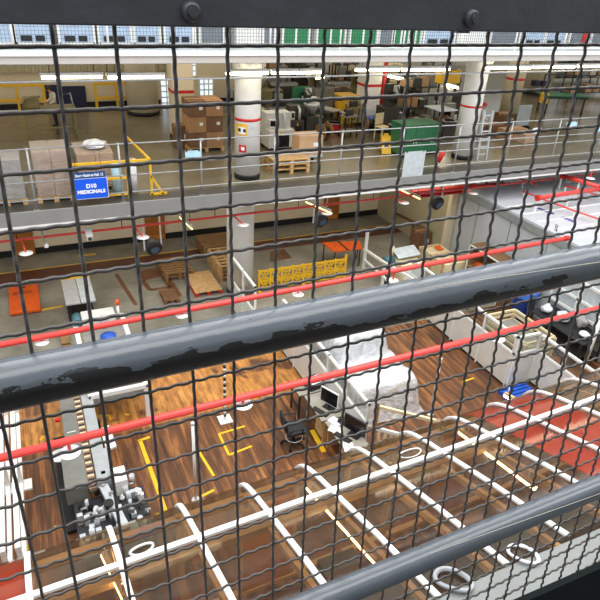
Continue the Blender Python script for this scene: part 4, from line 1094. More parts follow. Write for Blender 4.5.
# long conveyor toward us
a = G(80, 400, .9); b = G(100, 468, .9); 
t = thing('conveyor', 'long grey conveyor with brown toothed belt running under the upper handrail', 'conveyor', (.12, 11.0, 0))
bx('side_plate', 'machine3', t, -.36, -1.9, .80, -.06, 1.9, .90, .008); bx('side_plate', 'machine2', t, .1, -1.5, .82, .34, 1.9, .94, .008)
bx('belt', 'belt', t, -.06, -2.05, .82, .08, 1.9, .90)
for i in range(42): bx('belt_cleat', 'creamwood' if i % 2 else 'machinedark', t, -.05, -2.02 + i * .093, .90, .07, -1.98 + i * .093, .918)
for y in (-1.4, -.3, .9): bx('joint_strip', 'white', t, -.3, y, .9, -.12, y + .02, .906)
bx('clamp_bar', 'white', t, -.4, 1.6, .9, -.1, 1.66, .96)
bx('head_box', 'machine3', t, -.48, -2.0, .55, -.06, -1.1, .96, .02); bx('head_box', 'machine2', t, .1, -2.0, .6, .44, -1.1, .98, .02)
for x in (-.3, .36):
    for y in (-1.8, 0, 1.7): bx('leg', 'darksteel', t, x - .04, y - .04, 0, x + .04, y + .04, .82)
B().add([(.35, -.4, .9), (.55, -.4, .95), (.6, -1.1, .95), (.4, -1.1, .9), (.35, -.4, .86), (.55, -.4, .9), (.6, -1.1, .9), (.4, -1.1, .86)], [(0, 1, 2, 3), (7, 6, 5, 4), (0, 4, 5, 1), (1, 5, 6, 2), (2, 6, 7, 3), (3, 7, 4, 0)]).build('side_guard', 'white', t)
B().lathe([(.001, 0), (.2, 0), (.2, .02), (.001, .03)], (-.5, -.6, .6), 18).build('white_guard_disc', 'white', t)
bx('red_knob', 'redband', t, -.5, .2, .84, -.4, .28, .9)
bx('dark_drip_tray', 'black', t, -.62, -2.2, .02, -.3, .6, .1)
# gripper station at its end
t = thing('filling_station', 'cluster of small metal cylinders and grippers at the near end of the long conveyor', 'machine', (.34, 8.45, 0))
bx('base', 'darksteel', t, -.6, -.9, .55, .7, .5, .65, .01)
for sx in (-.5, .6):
    for sy in (-.8, .4): bx('leg', 'darksteel', t, sx - .04, sy - .04, 0, sx + .04, sy + .04, .55)
r = random.Random(21)
bx('drip_tray', 'paleblue', t, -.58, -.85, .65, -.12, -.45, .69); bx('drip_tray', 'paleblue', t, .22, -.75, .65, .66, -.4, .69)
B().bar((-.02, .5, .86), (.2, -.7, .9), .16, .1).build('spine', 'alu', t)
for i in range(88):
    x = r.uniform(-.55, .65); y = r.uniform(-.85, .7) - (.0 if abs(x) > .3 else 0.0)
    if x < -.2 and y > .35: x += .3
    h = r.uniform(.08, .36); k = i % 4
    if k == 0:
        B().tube([(x, y, .65), (x, y, .65 + h)], r.uniform(.03, .055), 10).build('cylinder', 'alu', t)
    elif k == 1:
        bx('valve_block', r.choice(('machinewhite', 'alu', 'darksteel', 'white')), t, x - .05, y - .04, .65, x + .05, y + .04, .65 + h * .7, .006)
    elif k == 2:
        o = B().tube([(x, y, .65), (x, y, .65 + h), (x + .08, y - .05, .7 + h)], .022, 8); o.build('arm', 'steel', t)
    else:
        B().lathe([(.02, 0), (.05, .02), (.05, h * .5), (.02, h * .6), (.02, h)], (x, y, .65), 12).build('actuator', r.choice(('alu', 'white', 'rubber')), t)
bx('control_head', 'white', t, .15, .35, .65, .42, .75, 1.05, .02); bx('yellow_switch', 'yellow', t, -.02, .72, .9, .06, .8, .98)
B().tube([(.0, -.1, 1.0), (.0, -.1, 1.05)], .09, 16).build('hand_wheel', 'rubber', t)
for x in (-.62, .05, .62): bx('red_plug', 'redband', t, x, .2, .6, x + .04, .24, .72) if x > 0 else None
# white framed barrier at far left
t = thing('framed_barrier', 'white double-railed frame barrier along the left edge of the wooden floor', 'barrier', (-1.45, 10.6, 0))
for x, y0 in ((0, 0), (.24, .0)):
    B().bar((x, -2.6, .9), (x, 2.2, .9), .09).build('top_rail', 'white', t); B().bar((x, -2.6, .12), (x, 2.2, .12), .08).build('bottom_rail', 'white', t)
    for y in (-2.55, -.2, 2.15): B().bar((x, y, 0), (x, y, .9), .08).build('post', 'white', t)
bx('foot_plate', 'white', t, -.1, -.35, 0, .44, -.05, .05)
# slim white posts
def slim_post(label, px, py, top, r=.03, chain=False):
    p = g(px, py); t = thing('barrier_post', label, 'post', (p.x, p.y, 0))
    h = W(top[0], top[1], p.x).z if False else V(top[0], top[1], p.y).z
    if chain:
        bx('base_plate', 'white', t, -.16, -.16, 0, .16, .16, .035, .005)
        k = 0; z = .03
        while z < h: B().tube([(0, 0, z), (0, 0, min(h, z + .09))], r, 10).build('stripe', 'white' if k % 2 == 0 else 'ink', t); z += .09; k += 1
    else:
        B().tube([(0, 0, .02), (0, 0, h)], r, 12).build('pole', 'white', t); B().lathe([(.09, 0), (.09, .02), (.001, .025)], n=14).build('foot', 'white', t); B().lathe([(r * 1.25, h - .02), (r * 1.25, h + .03), (.001, h + .05)], n=12).build('cap', 'white', t)
    return t
slim_post('slim white pole rising from the brown floor left of the yellow square mark', 196, 500, (191.5, 424), .03)
slim_post('black and white striped chain post on a white square foot', 225, 420, (223, 362), .035, True)
slim_post('slim white pole standing right of the plastic-covered machine', 430, 414, (433.5, 361), .028)
slim_post('thick white pole near the yellow pallet truck at the right', 584, 367, (597, 319), .055)
# pallets in the hall
def stack(label, cx, cy, n, rz=0, m='timber', w=1.2, d=1.0):
    for k in range(n):
        pallet(label + (', topmost' if k == n - 1 and n > 1 else (', %s from the floor' % ords[k] if n > 1 else '')), (cx, cy, .146 * k), rz, w, d, m, 'pallet stacks on the hall floor')
stack('dark old pallet of the stack near the black skirting', 6.0, 20.6, 3, 0, 'timberdark', 1.15, 1.2)
stack('pale pallet of the high stack by the white hall column', 5.82, 18.75, 4, 0, 'timber', .82, 1.6)
stack('brown pallet of the low stack behind the red-footed pallet', 4.15, 19.2, 2, 0, 'timberdark', 1.0, 1.3)
t = thing('red_pallet', 'pallet with red feet and plain board top on the grey hall floor', 'pallet', (4.78, 17.9, 0))
bx('board', 'timber', t, -.46, -.75, .13, .46, .75, .16)
for s in (-1, 0, 1):
    bx('red_runner', 'redband', t, s * .4 - .06, -.75, 0, s * .4 + .06, .75, .03)
    for y in (-.68, 0, .68): bx('red_foot', 'redband', t, s * .4 - .06, y - .07, .03, s * .4 + .06, y + .07, .13)
stack('dark pallet at the left of the red-footed one', 3.5, 17.35, 1, 0, 'cartondark', .5, .8)
# yellow barrier
a = V(258, 264, 16.9); 
t = thing('expanding_barrier', 'yellow plastic barrier with leaf-shaped cut-outs right of the white hall column', 'barrier', (6.45, 16.9, 0))
n = 8; cw = 3.3 / n; H = .74
for i in range(n):
    x0 = i * cw; o = B(); cx_, hh = x0 + cw / 2, H / 2
    for (xa, za), (xb, zb_) in (((0, .05), (cw, H / 2)), ((0, H / 2), (cw, .05)), ((0, H / 2), (cw, H)), ((0, H), (cw, H / 2)), ((cw / 2, .05), (cw / 2, H))):
        o.bar((x0 + xa, 0, za), (x0 + xb, 0, zb_), .05, .048)
    for z in (.07, H / 2, H): o.bar((x0, 0, z), (x0 + cw, 0, z), .055, .06)
    o.build('lattice_panel', 'yellow', t)
for i in range(n + 1):
    x = i * cw; h2 = H + .06 + (.12 if i == n else 0)
    B().bar((x, 0, .03), (x, 0, h2), .07).build('post', 'yellow', t)
    if i % 4 == 0: B().box(x - .05, -.25, 0, x + .05, .25, .04).build('foot', 'yellow', t)
# orange table
t = thing('orange_topped_table', 'thin legged table with an orange top behind the yellow barrier', 'table', (0, 0, 0))
pts = [G(x, y, .72) for x, y in ((322, 243), (334, 252), (362, 249), (360, 241))]
cx_ = sum(p.x for p in pts) / 4; cy_ = sum(p.y for p in pts) / 4; t.location = (cx_, cy_, 0)
o = B().add([(p.x - cx_, p.y - cy_, .70) for p in pts] + [(p.x - cx_, p.y - cy_, .74) for p in pts], [(3, 2, 1, 0), (4, 5, 6, 7), (0, 1, 5, 4), (1, 2, 6, 5), (2, 3, 7, 6), (3, 0, 4, 7)]); o.build('top', 'orange', t)
for p in pts: B().bar(((p.x - cx_) * .9, (p.y - cy_) * .9, 0), ((p.x - cx_) * .9, (p.y - cy_) * .9, .70), .035).build('leg', 'darksteel', t)
bx('centre_bar', 'machinedark', t, -.1, -.4, .74, -.03, .4, .76)
# ================================================================== partitions
def framed_partition(label, x, y0, y1, solid, top, bays, depthdir=True, m='offwhite', pane=True, loc=None, name='partition_screen'):
    """solid lower panels, white frame and clear panes above; runs in depth (Y) or across (X)"""
    L = y1 - y0
    t = thing(name, label, 'partition', (x, y0, 0) if depthdir else (y0, x, 0))
    def bb(nm, mm, u0, z0, u1, z1, th, bv=0):
        return bx(nm, mm, t, -th, u0, z0, th, u1, z1, bv) if depthdir else bx(nm, mm, t, u0, -th, z0, u1, th, z1, bv)
    for i in range(bays):
        u0 = L * i / bays; u1 = L * (i + 1) / bays
        bb('panel', m, u0 + .006, .06, u1 - .006, solid, .02, .004)
        if top > solid + .1 and pane: bb('pane', 'pane', u0 + .03, solid + .03, u1 - .03, top - .03, .004)
    bb('skirting', 'black', 0, 0, L, .06, .022)
    for i in range(bays + 1): bb('post', 'white', max(0, L * i / bays - .03), .0, min(L, L * i / bays + .03), top, .032)
    bb('top_rail', 'white', 0, top - .06, L, top, .034)
    if top > solid + .1: bb('middle_rail', 'white', 0, solid - .03, L, solid + .03, .033)
    return t
framed_partition('pale partition with framed clear top behind the desks', 5.84, 8.5, 13.4, 1.15, 1.68, 5)
framed_partition('white clear-topped partition left of the yellow barrier foot', 5.25, 14.0, 16.1, 1.0, 1.85, 2)
framed_partition('long plain white partition with clear framed top beyond the slim white pole', 10.95, 9.65, 14.6, 1.08, 1.62, 4)
framed_partition('short white partition return above the blue pallet', 9.62, 10.98, 11.72, 1.06, 1.62, 1, depthdir=False)
framed_partition('white partition with clear top running on toward the canopy from the return', 11.76, 6.9, 9.6, 1.04, 1.56, 3)
# angled slatted gate
a = Vector((5.95, 8.42, 0)); b = Vector((6.95, 7.5, 0)); d = b - a; L = d.length
t = thing('slatted_gate', 'beige slatted gate set at an angle in front of the plastic-covered machine', 'gate', a, math.atan2(d.y, d.x))
bx('top_rail', 'creamwood', t, 0, -.03, 1.62, L, .03, 1.70, .006); bx('middle_rail', 'white', t, 0, -.025, 1.02, L, .025, 1.1); bx('bottom_rail', 'creamwood', t, 0, -.03, .1, L, .03, .2)
for u in (0, L - .08): bx('post', 'timberdark' if u == 0 else 'creamwood', t, u, -.04, 0, u + .08, .04, 1.7)
for i in range(9): bx('slat', 'creamwood', t, .12 + i * (L - .25) / 8, -.015, .2, .18 + i * (L - .25) / 8, .015, 1.05)
# machine under plastic
t = thing('covered_machine', 'bulky machine draped in milky clear plastic sheeting behind the desks', 'machine', (7.1, 11.0, 0))
bx('lower_body', 'machinewhite', t, -.75, -1.25, .1, .85, .1, .95, .03); bx('tall_body', 'palegrey', t, -.8, .0, .1, .6, 1.9, 1.6, .04)
bx('control_panel', 'creamwood', t, .1, -1.275, .5, .8, -1.25, .85); bx('label_plate', 'inkblue', t, .3, -1.29, .6, .6, -1.27, .72)
for x in (-.7, .75):
    for y in (-1.15, 1.7): bx('foot', 'darksteel', t, x - .05, y - .05, 0, x + .05, y + .05, .1)
bx('dark_hatch', 'machinedark', t, -.2, .6, 1.6, .1, .8, 1.68)
nx, ny = 60, 80; vs = []; fs = []
r = random.Random(4)
ph = [(r.uniform(3, 13), r.uniform(3, 13), r.uniform(0, 6), r.uniform(.004, .014)) for _ in range(14)]
def drape(x, y):
    def bl(x0, y0, x1, y1, h, e):
        dx = max(x0 - x, x - x1, 0); dy = max(y0 - y, y - y1, 0); q = math.hypot(dx, dy)
        return h * max(0, 1 - (q / e) ** 1.0) if q > 0 else h
    h = max(bl(-.78, -1.27, .88, .15, 1.0, .22), bl(-.82, 0, .62, 1.92, 1.68, .42), .02)
    h += sum(a_ * math.sin(fx * x + fy * y + p_) for fx, fy, p_, a_ in ph)
    return max(.015, h)
for j in range(ny + 1):
    for i in range(nx + 1):
        x = -1.12 + 2.24 * i / nx; y = -1.52 + 3.75 * j / ny
        vs.append((x, y, drape(x, y)))
for j in range(ny):
    for i in range(nx):
        k = j * (nx + 1) + i; fs.append((k, k + 1, k + nx + 2, k + nx + 1))
B().add(vs, fs, True).build('plastic_cover', 'plasticdrape', t)
# desks
def desk(label, x0, x1, y0, y1, rz=0):
    t = thing('office_desk', label, 'desk', ((x0 + x1) / 2, (y0 + y1) / 2, 0), 0, 'desks along the pale partition')
    w = (x1 - x0) / 2; d = (y1 - y0) / 2
    bx('top', 'desk', t, -w, -d, .72, w, d, .75, .006); bx('modesty_panel', 'desk', t, w - .03, -d + .05, .25, w, d - .05, .72)
    for y in (-d + .03, d - .07): bx('leg_panel', 'tan', t, -w + .08, y, .0, w - .03, y + .04, .72)
    dr = bx('drawer_unit', 'black', t, -w + .12, -d + .12, .05, w - .08, -d + .5, .7, .008)
    for z in (.12, .33, .54): 
        q = bx('drawer', 'tan', dr, -w + .1, -d + .14, z, -w + .12, -d + .48, z + .17); 
    return t
desk('pale office desk carrying the square monitor, farther of the two', 5.16, 5.80, 9.32, 10.3)
desk('pale office desk carrying the wide monitor, nearest the canopy', 5.22, 5.80, 8.12, 9.28)
t = thing('side_table', 'light steel-legged table at the far end of the desks', 'table', (5.4, 10.62, 0))
bx('top', 'desk', t, -.35, -.28, .72, .38, .26, .75)
for x in (-.32, .3):
    for y in (-.25, .22): bx('leg', 'darksteel', t, x - .02, y - .02, 0, x + .02, y + .02, .72)
bx('rail', 'darksteel', t, -.34, -.25, .3, -.3, .22, .34)
def monitor(label, x, y, w, h, rz, m='white'):
    t = thing('computer_monitor', label, 'monitor', (x, y, .75), rz)
    sh_ = bx('screen_housing', m, t, -w / 2, 0, .12, w / 2, .04, .12 + h, .006); bx('screen', 'screen', sh_, -w / 2 + .02, -.004, .14, w / 2 - .02, .002, .10 + h)
    B().bar((0, .04, .02), (0, .04, .3), .06, .04).build('stand', 'rubber', t); bx('foot', 'rubber', t, -.14, -.06, 0, .14, .12, .02, .006)
monitor('black-screened square monitor with pale rim on the farther desk', 5.5, 9.68, .52, .40, -1.12)
monitor('wide dark monitor on the nearest desk', 5.60, 8.62, .56, .38, -1.12, 'ink')
def keyboard(label, x, y, rz, m='rubber'):
    t = thing('keyboard', label, 'keyboard', (x, y, .751), rz); bx('tray', m, t, -.22, -.07, 0, .22, .07, .018, .004)
    for k in range(4): bx('key_row', 'machinedark', t, -.2, -.055 + k * .03, .018, .2, -.033 + k * .03, .026)
keyboard('dark keyboard in front of the square monitor', 5.27, 9.62, -1.15); keyboard('dark keyboard in front of the wide monitor', 5.36, 8.66, -1.12)
for i, (x, y, rz) in enumerate(((5.45, 9.2, .4), (5.34, 8.34, -.3), (5.33, 8.95, .7))):
    tag(bx('paper_sheet', 'paper', None, -.11, -.15, 0, .11, .15, .004), ('white paper sheet lying between the two monitors', 'white paper beside the near keyboard at the desk end', 'white paper sheet left of the near keyboard')[i], 'paper'); o = bpy.data.objects[[n for n in bpy.data.objects.keys() if n.startswith('paper_sheet')][-1]]; o.location = (x, y, .752 if i != 2 else .7525); o.rotation_euler = (0, 0, rz)
t = thing('printer', 'black desktop printer with white tray on the far side table', 'printer', (5.53, 10.6, .75), .2)
bx('body', 'black', t, -.2, -.2, 0, .2, .2, .16, .02); B().cbox((0, -.05, .2), (.3, .24, .015), rx=.25).build('paper_tray', 'paper', t)
t = thing('desk_telephone', 'small dark desk telephone behind the wide monitor', 'telephone', (5.6, 9.12, .751), -1.2)
bx('base', 'rubber', t, -.09, -.1, 0, .09, .1, .05, .01); B().tube([(-.06, -.09, .07), (-.06, .09, .07)], .025, 8).build('handset', 'rubber', t); bx('keypad', 'palegrey', t, -.0, -.05, .05, .07, .06, .056)
carton('small white box with red top on the desk next to the partition', (5.66, 8.98, .751), .12, .16, .2, 0, 'white', tape=False, name='tissue_box', cat='box')
# office chair
p = g(290, 447)
t = thing('office_chair', 'black swivel office chair on castors on the brown floor beside the desks', 'chair', (4.62, 9.6, 0), 1.5)
bx('seat', 'fabricblack', t, -.25, -.25, .44, .25, .25, .53, .04)
o = B(); o.cbox((0, .27, .74), (.42, .07, .38), rx=-.12); o.build('backrest', 'fabricblack', t, .03)
B().tube([(0, 0, .1), (0, 0, .44)], .03, 12).build('gas_lift', 'darksteel', t); B().bar((0, .2, .48), (0, .3, .62), .06, .03).build('back_bracket', 'darksteel', t)
for k in range(5):
    an = k * 2 * PI / 5; ba = B().bar((0, 0, .1), (.28 * math.cos(an), .28 * math.sin(an), .08), .04).build('base_arm', 'rubber', t)
    B().tube([(.28 * math.cos(an) - .02, .28 * math.sin(an), .035), (.28 * math.cos(an) + .02, .28 * math.sin(an), .035)], .035, 12).build('castor', 'rubber', ba)
for s in (-1, 1): B().tube([(s * .24, -.1, .5), (s * .3, -.1, .66), (s * .3, .14, .68), (s * .24, .22, .55)], .018, 8).build('armrest', 'rubber', t)
B().tube([(.2 * math.cos(k * .42), .2 * math.sin(k * .42), .22) for k in range(15)], .011, 8, closed=True).build('foot_ring', 'alu', t)
# blue pallet
t = thing('blue_pallet', 'bright blue plastic pallet lying by the white partition return', 'pallet', (11.02, 9.2, 0))
for i in range(5): bx('slat', 'blue', t, -.45, -.3 + i * .125, .1, .45, -.21 + i * .125, .14, .008)
for s in (-1, 0, 1): bx('runner', 'blue', t, s * .4 - .05, -.3, 0, s * .4 + .05, .29, .1, .008)
# ================================================================== clean room and right side
HC = 2.93
struct('wall_clean', B().box(14.5, 6.0, 0, 14.62, 17.1, HC - .3), 'cleanwall')
jo = B()
for y in (7.5, 9.2, 10.9, 12.6, 14.3, 16.0): jo.box(14.485, y - .02, 0, 14.5, y + .02, HC - .3)
struct('trim_6', jo, 'fascia')
struct('trim_7', B().box(14.42, 6.0, HC - .26, 14.64, 17.15, HC), 'fascia', bevel=.01)
struct('ceiling_clean', B().box(14.45, 6.0, HC, 30, 15.0, HC + .06), 'cleanroof')
rf = B()
for k in range(13): rf.box(14.6, 6.3 + k * .7, HC + .06, 29.9, 6.34 + k * .7, HC + .085)
struct('trim_8', rf, 'white')
struct('ceiling_clean_back', B().box(14.45, 15.0, HC, 30, 17.1, HC + .06), 'cleanroof')
struct('wall_clean_back', B().box(15.1, 16.9, HC, 30, 17.0, Z2 - .3), 'white')
# printed marks on roof film and on the fascia
for i, (pa, pb) in enumerate((((538, 208), (553, 214)), ((551, 213), (557, 215)), ((562, 217), (575, 222)))):
    a = G(*pa, HC + .062); b = G(*pb, HC + .062)
    d = b - a; L = d.length
    o = B()
    for k in range(4 if i != 1 else 2): o.box(k * L / 4, -.09, 0, k * L / 4 + L / 4 * .8, .09, .004)
    t = o.build('printed_mark', 'inkblue'); t.location = (a.x, a.y, HC + .061); t.rotation_euler = (0, 0, math.atan2(d.y, d.x))
    tag(t, ('long dark blue print block on the white clean room roof, first from the left', 'short dark blue print block on the white clean room roof', 'long dark blue print block on the clean room roof, last on the right')[i], 'printed mark')
p = W(556, 228, 14.41)
t = thing('wall_numbers', 'two rows of small black numbers on the grey clean room fascia', 'numbers', (14.415, p.y, p.z))
text_mesh('digits', '22', .13, 'ink', t, (0, 0, .055), (PI / 2, 0, -PI / 2), .004); text_mesh('digits', '18', .13, 'ink', t, (0, 0, -.06), (PI / 2, 0, -PI / 2), .004)
# red pipes over the roof
def pipe_run(label, pts, r, z, name='roof_pipe', m='red'):
    P = [G(x, y, z) for x, y in pts]; o = P[0]
    t = thing(name, label, 'pipe', o)
    B().tube([p - o for p in P], r, 14).build('pipe', m, t)
    for p in (P[0], P[-1]):
        q = p - o; dd = (P[1] - P[0]).normalized()
        B().tube([q - dd * .05, q + dd * .05], r * 1.4, 14).build('flange', 'redband', t)
    for p in P[:-1]: B().bar(p - o + Vector((0, 0, -r)), p - o + Vector((0, 0, HC + .06 - z)), .05).build('support', 'white', t)
    return t
pipe_run('thick red pipe across the white clean room roof toward the viewer', [(538, 198), (570, 193), (601, 189)], .075, 3.5)
pipe_run('thick red pipe running along the white clean room roof behind the other', [(562, 176), (580, 181), (603, 188)], .075, 3.5)
pipe_run('thin red pipe lying along the clean room roof from its left corner', [(525, 192), (545, 200), (575, 211), (605, 221)], .028, 3.2)
pipe_run('short thin red pipe near the back of the clean room roof', [(513, 176), (524, 180), (535, 184)], .025, 3.3)
pipe_run('thin red pipe at the back right corner of the clean room roof', [(566, 186), (582, 190), (597, 195)], .028, 3.2)
p = G(568, 182, HC + .06)
t = thing('roof_bracket', 'white looped pipe bracket standing on the clean room roof', 'bracket', p)
B().tube([(-.1, 0, 0), (-.1, 0, .45), (0, 0, .55), (.1, 0, .45), (.1, 0, 0)], .035, 10).build('loop', 'white', t); bx('foot', 'white', t, -.16, -.06, 0, .16, .06, .03)
p = G(590, 178, 3.6)
t = thing('shield_disc', 'white disc hung over the back of the clean room roof', 'disc', p)
B().lathe([(.001, .03), (.18, 0), (.18, -.01), (.001, -.01)], n=20).build('disc', 'disc', t); B().tube([(0, 0, .02), (0, 0, .3)], .02, 8).build('stem', 'red', t)
# sloping handrail on the side wall
t = thing('stair_handrail', 'dark sloping handrail on the olive side wall under the gallery', 'handrail', (14.05, 19.5, 0))
P = [W(395, 213, 14.1), W(414, 222, 14.1), W(429, 232, 14.1)]
for p in P: p.x = 14.08
o_ = Vector((14.05, 19.5, 0))
B().tube([p - o_ for p in P], .05, 10).build('rail', 'brownpatch', t)
for p in P: B().bar(p - o_, (p.x - o_.x, p.y - o_.y, 0), .07).build('post', 'brownpatch', t)
# white gate frame right of the orange table
t = thing('gate_frame', 'white tube gate frame standing right of the orange topped table', 'gate', g(363, 272))
o_ = Vector(t.location)
H1 = V(366, 231, o_.y).z
B().bar((0, 0, 0), (0, 0, H1), .09).build('post', 'white', t)
P = [W(x, y, o_.x + .02) for x, y in ((364, 249), (385, 263), (413, 279))]
for a, b in zip(P, P[1:]): B().bar(a - o_, b - o_, .08).build('rail', 'white', t)
B().bar(P[-1] - o_, (P[-1].x - o_.x, P[-1].y - o_.y, 0), .08).build('post', 'white', t)
B().bar(P[1] - o_, (P[1].x - o_.x, P[1].y - o_.y, 0), .08).build('post', 'white', t)
B().bar((0, 0, .5), (P[-1].x - o_.x, P[-1].y - o_.y, .4), .07).build('lower_rail', 'white', t)
# mixed gear between gate frame and clean room
p = g(405, 282)
t = thing('cream_cabinet', 'cream cabinet with teal motor and sloping white cover beyond the upper handrail', 'machine', (11.6, 15.75, 0))
bx('body', 'creamwood', t, -.45, -.5, .06, .45, .5, .95, .015); bx('plinth', 'darksteel', t, -.4, -.45, 0, .4, .45, .06)
B().tube([(-.85, .2, .95), (-.5, .2, .95)], .16, 16).build('motor', 'teal', t); B().bar((-.7, .2, 0), (-.7, .2, .8), .1).build('motor_stand', 'darksteel', t)
B().cbox((.05, .25, 1.16), (.9, .5, .03), ry=-.05, rx=.35).build('cover', 'palegrey', t); B().cbox((.05, .4, 1.03), (.8, .1, .16)).build('cover_support', 'machine', t)
B().tube([(-.4, .42, .95), (-.4, .42, 1.35)], .05, 10).build('nozzle', 'creamwood', t)
bx('drawer', 'white', t, -.42, -.52, .5, .42, -.5, .85)
t = thing('long_crate', 'long cream crate with an orange cloth on it, next to the brown carton', 'crate', (13.45, 16.15, 0))
bx('crate_body', 'creamwood', t, -.45, -.75, .1, .45, .95, .72, .01)
for y in (-.6, .1, .8): bx('batten', 'timber', t, -.47, y - .05, .1, .47, y + .05, .74)
for y in (-.7, .85): bx('foot', 'timber', t, -.4, y - .05, 0, .4, y + .05, .1)
o = carton('large brown carton with lighter stripe at the foot of the clean room corner', (13.85, 18.2, 0), .55, .6, .85, 0, 'cartondark')
tag(bx('orange_cloth', 'orange', None, 13.45, 16.5, .742, 13.7, 16.8, .80, .02), 'small orange cloth bundle lying on the long cream crate', 'cloth')
p = G(430, 274, 0)
t = thing('parts_trolley', 'low trolley heaped with metal fittings beyond the handrail', 'trolley', (12.2, 13.8, 0))
bx('tray', 'alu', t, -.5, -.4, .5, .5, .4, .55); 
for sx in (-1, 1):
    for sy in (-1, 1): B().bar((sx * .42, sy * .33, .08), (sx * .42, sy * .33, .5), .04).build('leg', 'steel', t); B().tube([(sx * .42 - .02, sy * .33, .06), (sx * .42 + .02, sy * .33, .06)], .06, 12).build('castor', 'rubber', t)
r = random.Random(6)
for i in range(18):
    x, y = r.uniform(-.42, .42), r.uniform(-.32, .32)
    B().tube([(x, y, .55), (x + r.uniform(-.06, .06), y + r.uniform(-.06, .06), r.uniform(.62, .8))], r.uniform(.02, .05), 10).build('fitting', r.choice(('alu', 'darksteel', 'steel')), t)
tag(B().lathe([(.08, 0), (.1, .12), (.06, .2), (.03, .22)], n=16).build('blue_bottle', 'blue'), 'small blue bottle standing in front of the framed wooden board', 'bottle').location = (12.9, 13.9, 0)
# framed open wooden case against the clean room
t = thing('wooden_case', 'open brown wooden case with white edges leaning by the grey clean room wall', 'case', (14.1, 14.3, 0))
bx('back', 'cartondark', t, .25, -.9, .1, .3, .9, 1.5)
for y in (-.9, .85): bx('side', 'timberdark', t, -.35, y, 0, .3, y + .05, 1.5)
bx('top', 'cartondark', t, -.35, -.9, 1.48, .3, .9, 1.53); bx('shelf', 'timberdark', t, -.35, -.85, .7, .25, .85, .74); bx('bottom', 'timberdark', t, -.35, -.85, .08, .25, .85, .12)
for y in (-.9, .86): bx('edge_strip', 'white', t, -.38, y, 0, -.35, y + .04, 1.53)
bx('edge_strip', 'white', t, -.38, -.9, 1.49, -.35, .9, 1.53)
tag(B().tube([(0, -.3, .1), (0, .0, .14), (0, .3, .1)], [.1, .14, .1], 12).build('orange_sack', 'orange'), 'orange-red folded sack lying in the open wooden case', 'sack').location = (13.92, 14.6, .745)
# blue bin with liner
t = thing('waste_bin', 'tall blue bin with crumpled blue liner against the grey clean room wall', 'bin', (14.0, 12.5, 0), .1); t.scale = (1.1, 1.1, 1.1)
B().lathe([(.24, 0), (.26, .02), (.34, .92), (.36, .94), (.36, .98), (.32, .98), (.3, .9)], n=20).build('body', 'blue', t)
r = random.Random(9)
vs = []; fs = []; n_ = 40
for k in range(n_):
    an = 2 * PI * k / n_; q = r.uniform(-.02, .03)
    for rr_, z in ((.31, .8), (.335, .99), (.37 + q, 1.04 + q), (.385 + q, .93 + q), (.375 + q, .78 + 2 * q)): vs.append((rr_ * math.cos(an), rr_ * math.sin(an), z))
for k in range(n_):
    for q in range(4): a0 = k * 5 + q; b0 = ((k + 1) % n_) * 5 + q; fs.append((a0, b0, b0 + 1, a0 + 1))
B().add(vs, fs, True).build('bag_liner', 'liner', t)
B().box(-.18, .2, .05, .5, .42, .85).build('side_box', 'blue', t, .02) if False else None
# cream slatted frame
t = thing('slatted_crate', 'cream open slatted timber crate between white partition and blue bin', 'crate', (12.75, 11.25, 0)); t.scale = (1, 1, .7)
w, d = .55, .85
for sx in (-1, 1):
    for sy in (-1, 0, 1): bx('corner_post', 'creamwood', t, sx * w - .05, sy * d - .05, 0, sx * w + .05, sy * d + .05, .9)
    for z in (.1, .38, .66, .86): bx('side_slat', 'creamwood', t, sx * w - .03, -d, z, sx * w + .03, d, z + .1)
for sy in (-1, 0, 1):
    for z in (.1, .38, .66, .86) if sy else (.86,): bx('end_slat', 'creamwood', t, -w, sy * d - .03, z, w, sy * d + .03, z + .1)
bx('dark_lining', 'machine', t, -w + .05, -d + .05, .08, w - .05, d - .05, .5)
# black table with bags
t = thing('work_table', 'black topped work table holding white plastic bags at the right', 'table', (13.95, 10.6, 0))
bx('top', 'ink', t, -.45, -1.0, .78, .5, 1.1, .83, .006)
for x in (-.4, .45):
    for y in (-.93, 1.03): bx('leg', 'darksteel', t, x - .025, y - .025, 0, x + .025, y + .025, .78)
bx('lower_shelf', 'machinedark', t, -.4, -.9, .25, .45, 1.0, .29); bx('end_hoop', 'ink', t, -.42, 1.05, .83, -.38, 1.09, 1.25); bx('end_hoop', 'ink', t, .2, 1.05, .83, .24, 1.09, 1.25)
def blob(name, label, loc, s, m, seed, cat='bag', group='plastic bags on the black table'):
    bm_ = bmesh.new(); bmesh.ops.create_icosphere(bm_, subdivisions=3, radius=1)
    r = random.Random(seed); ks = [(Vector((r.uniform(-1, 1), r.uniform(-1, 1), r.uniform(-1, 1))) * 4.5, r.uniform(0, 6)) for _ in range(6)]
    for v in bm_.verts:
        f = 1 + .07 * sum(math.sin(v.co.dot(k) + p) for k, p in ks)
        v.co = Vector((v.co.x * s[0] * f, v.co.y * s[1] * f, max(-.75, v.co.z) * s[2] * f + .75 * s[2]))
        if v.co.z > s[2] * 1.3: v.co.x *= .6; v.co.y *= .6
    me = bpy.data.meshes.new(name); bm_.to_mesh(me); bm_.free(); me.materials.append(M[m]); me.polygons.foreach_set('use_smooth', [True] * len(me.polygons))
    o = bpy.data.objects.new(name, me); C.objects.link(o); o.location = loc
    return tag(o, label, cat, group)
blob('plastic_bag', 'largest white plastic bag on the black table', (13.95, 10.85, .832), (.2, .24, .2), 'bag', 1)
blob('plastic_bag', 'white plastic bag at the far end of the black table', (13.85, 11.4, .832), (.16, .16, .16), 'bag', 2)
blob('plastic_bag', 'mauve-tinted plastic bag leaning on the wall side of the black table', (14.22, 10.4, .832), (.14, .18, .26), 'wrapgrey', 3)
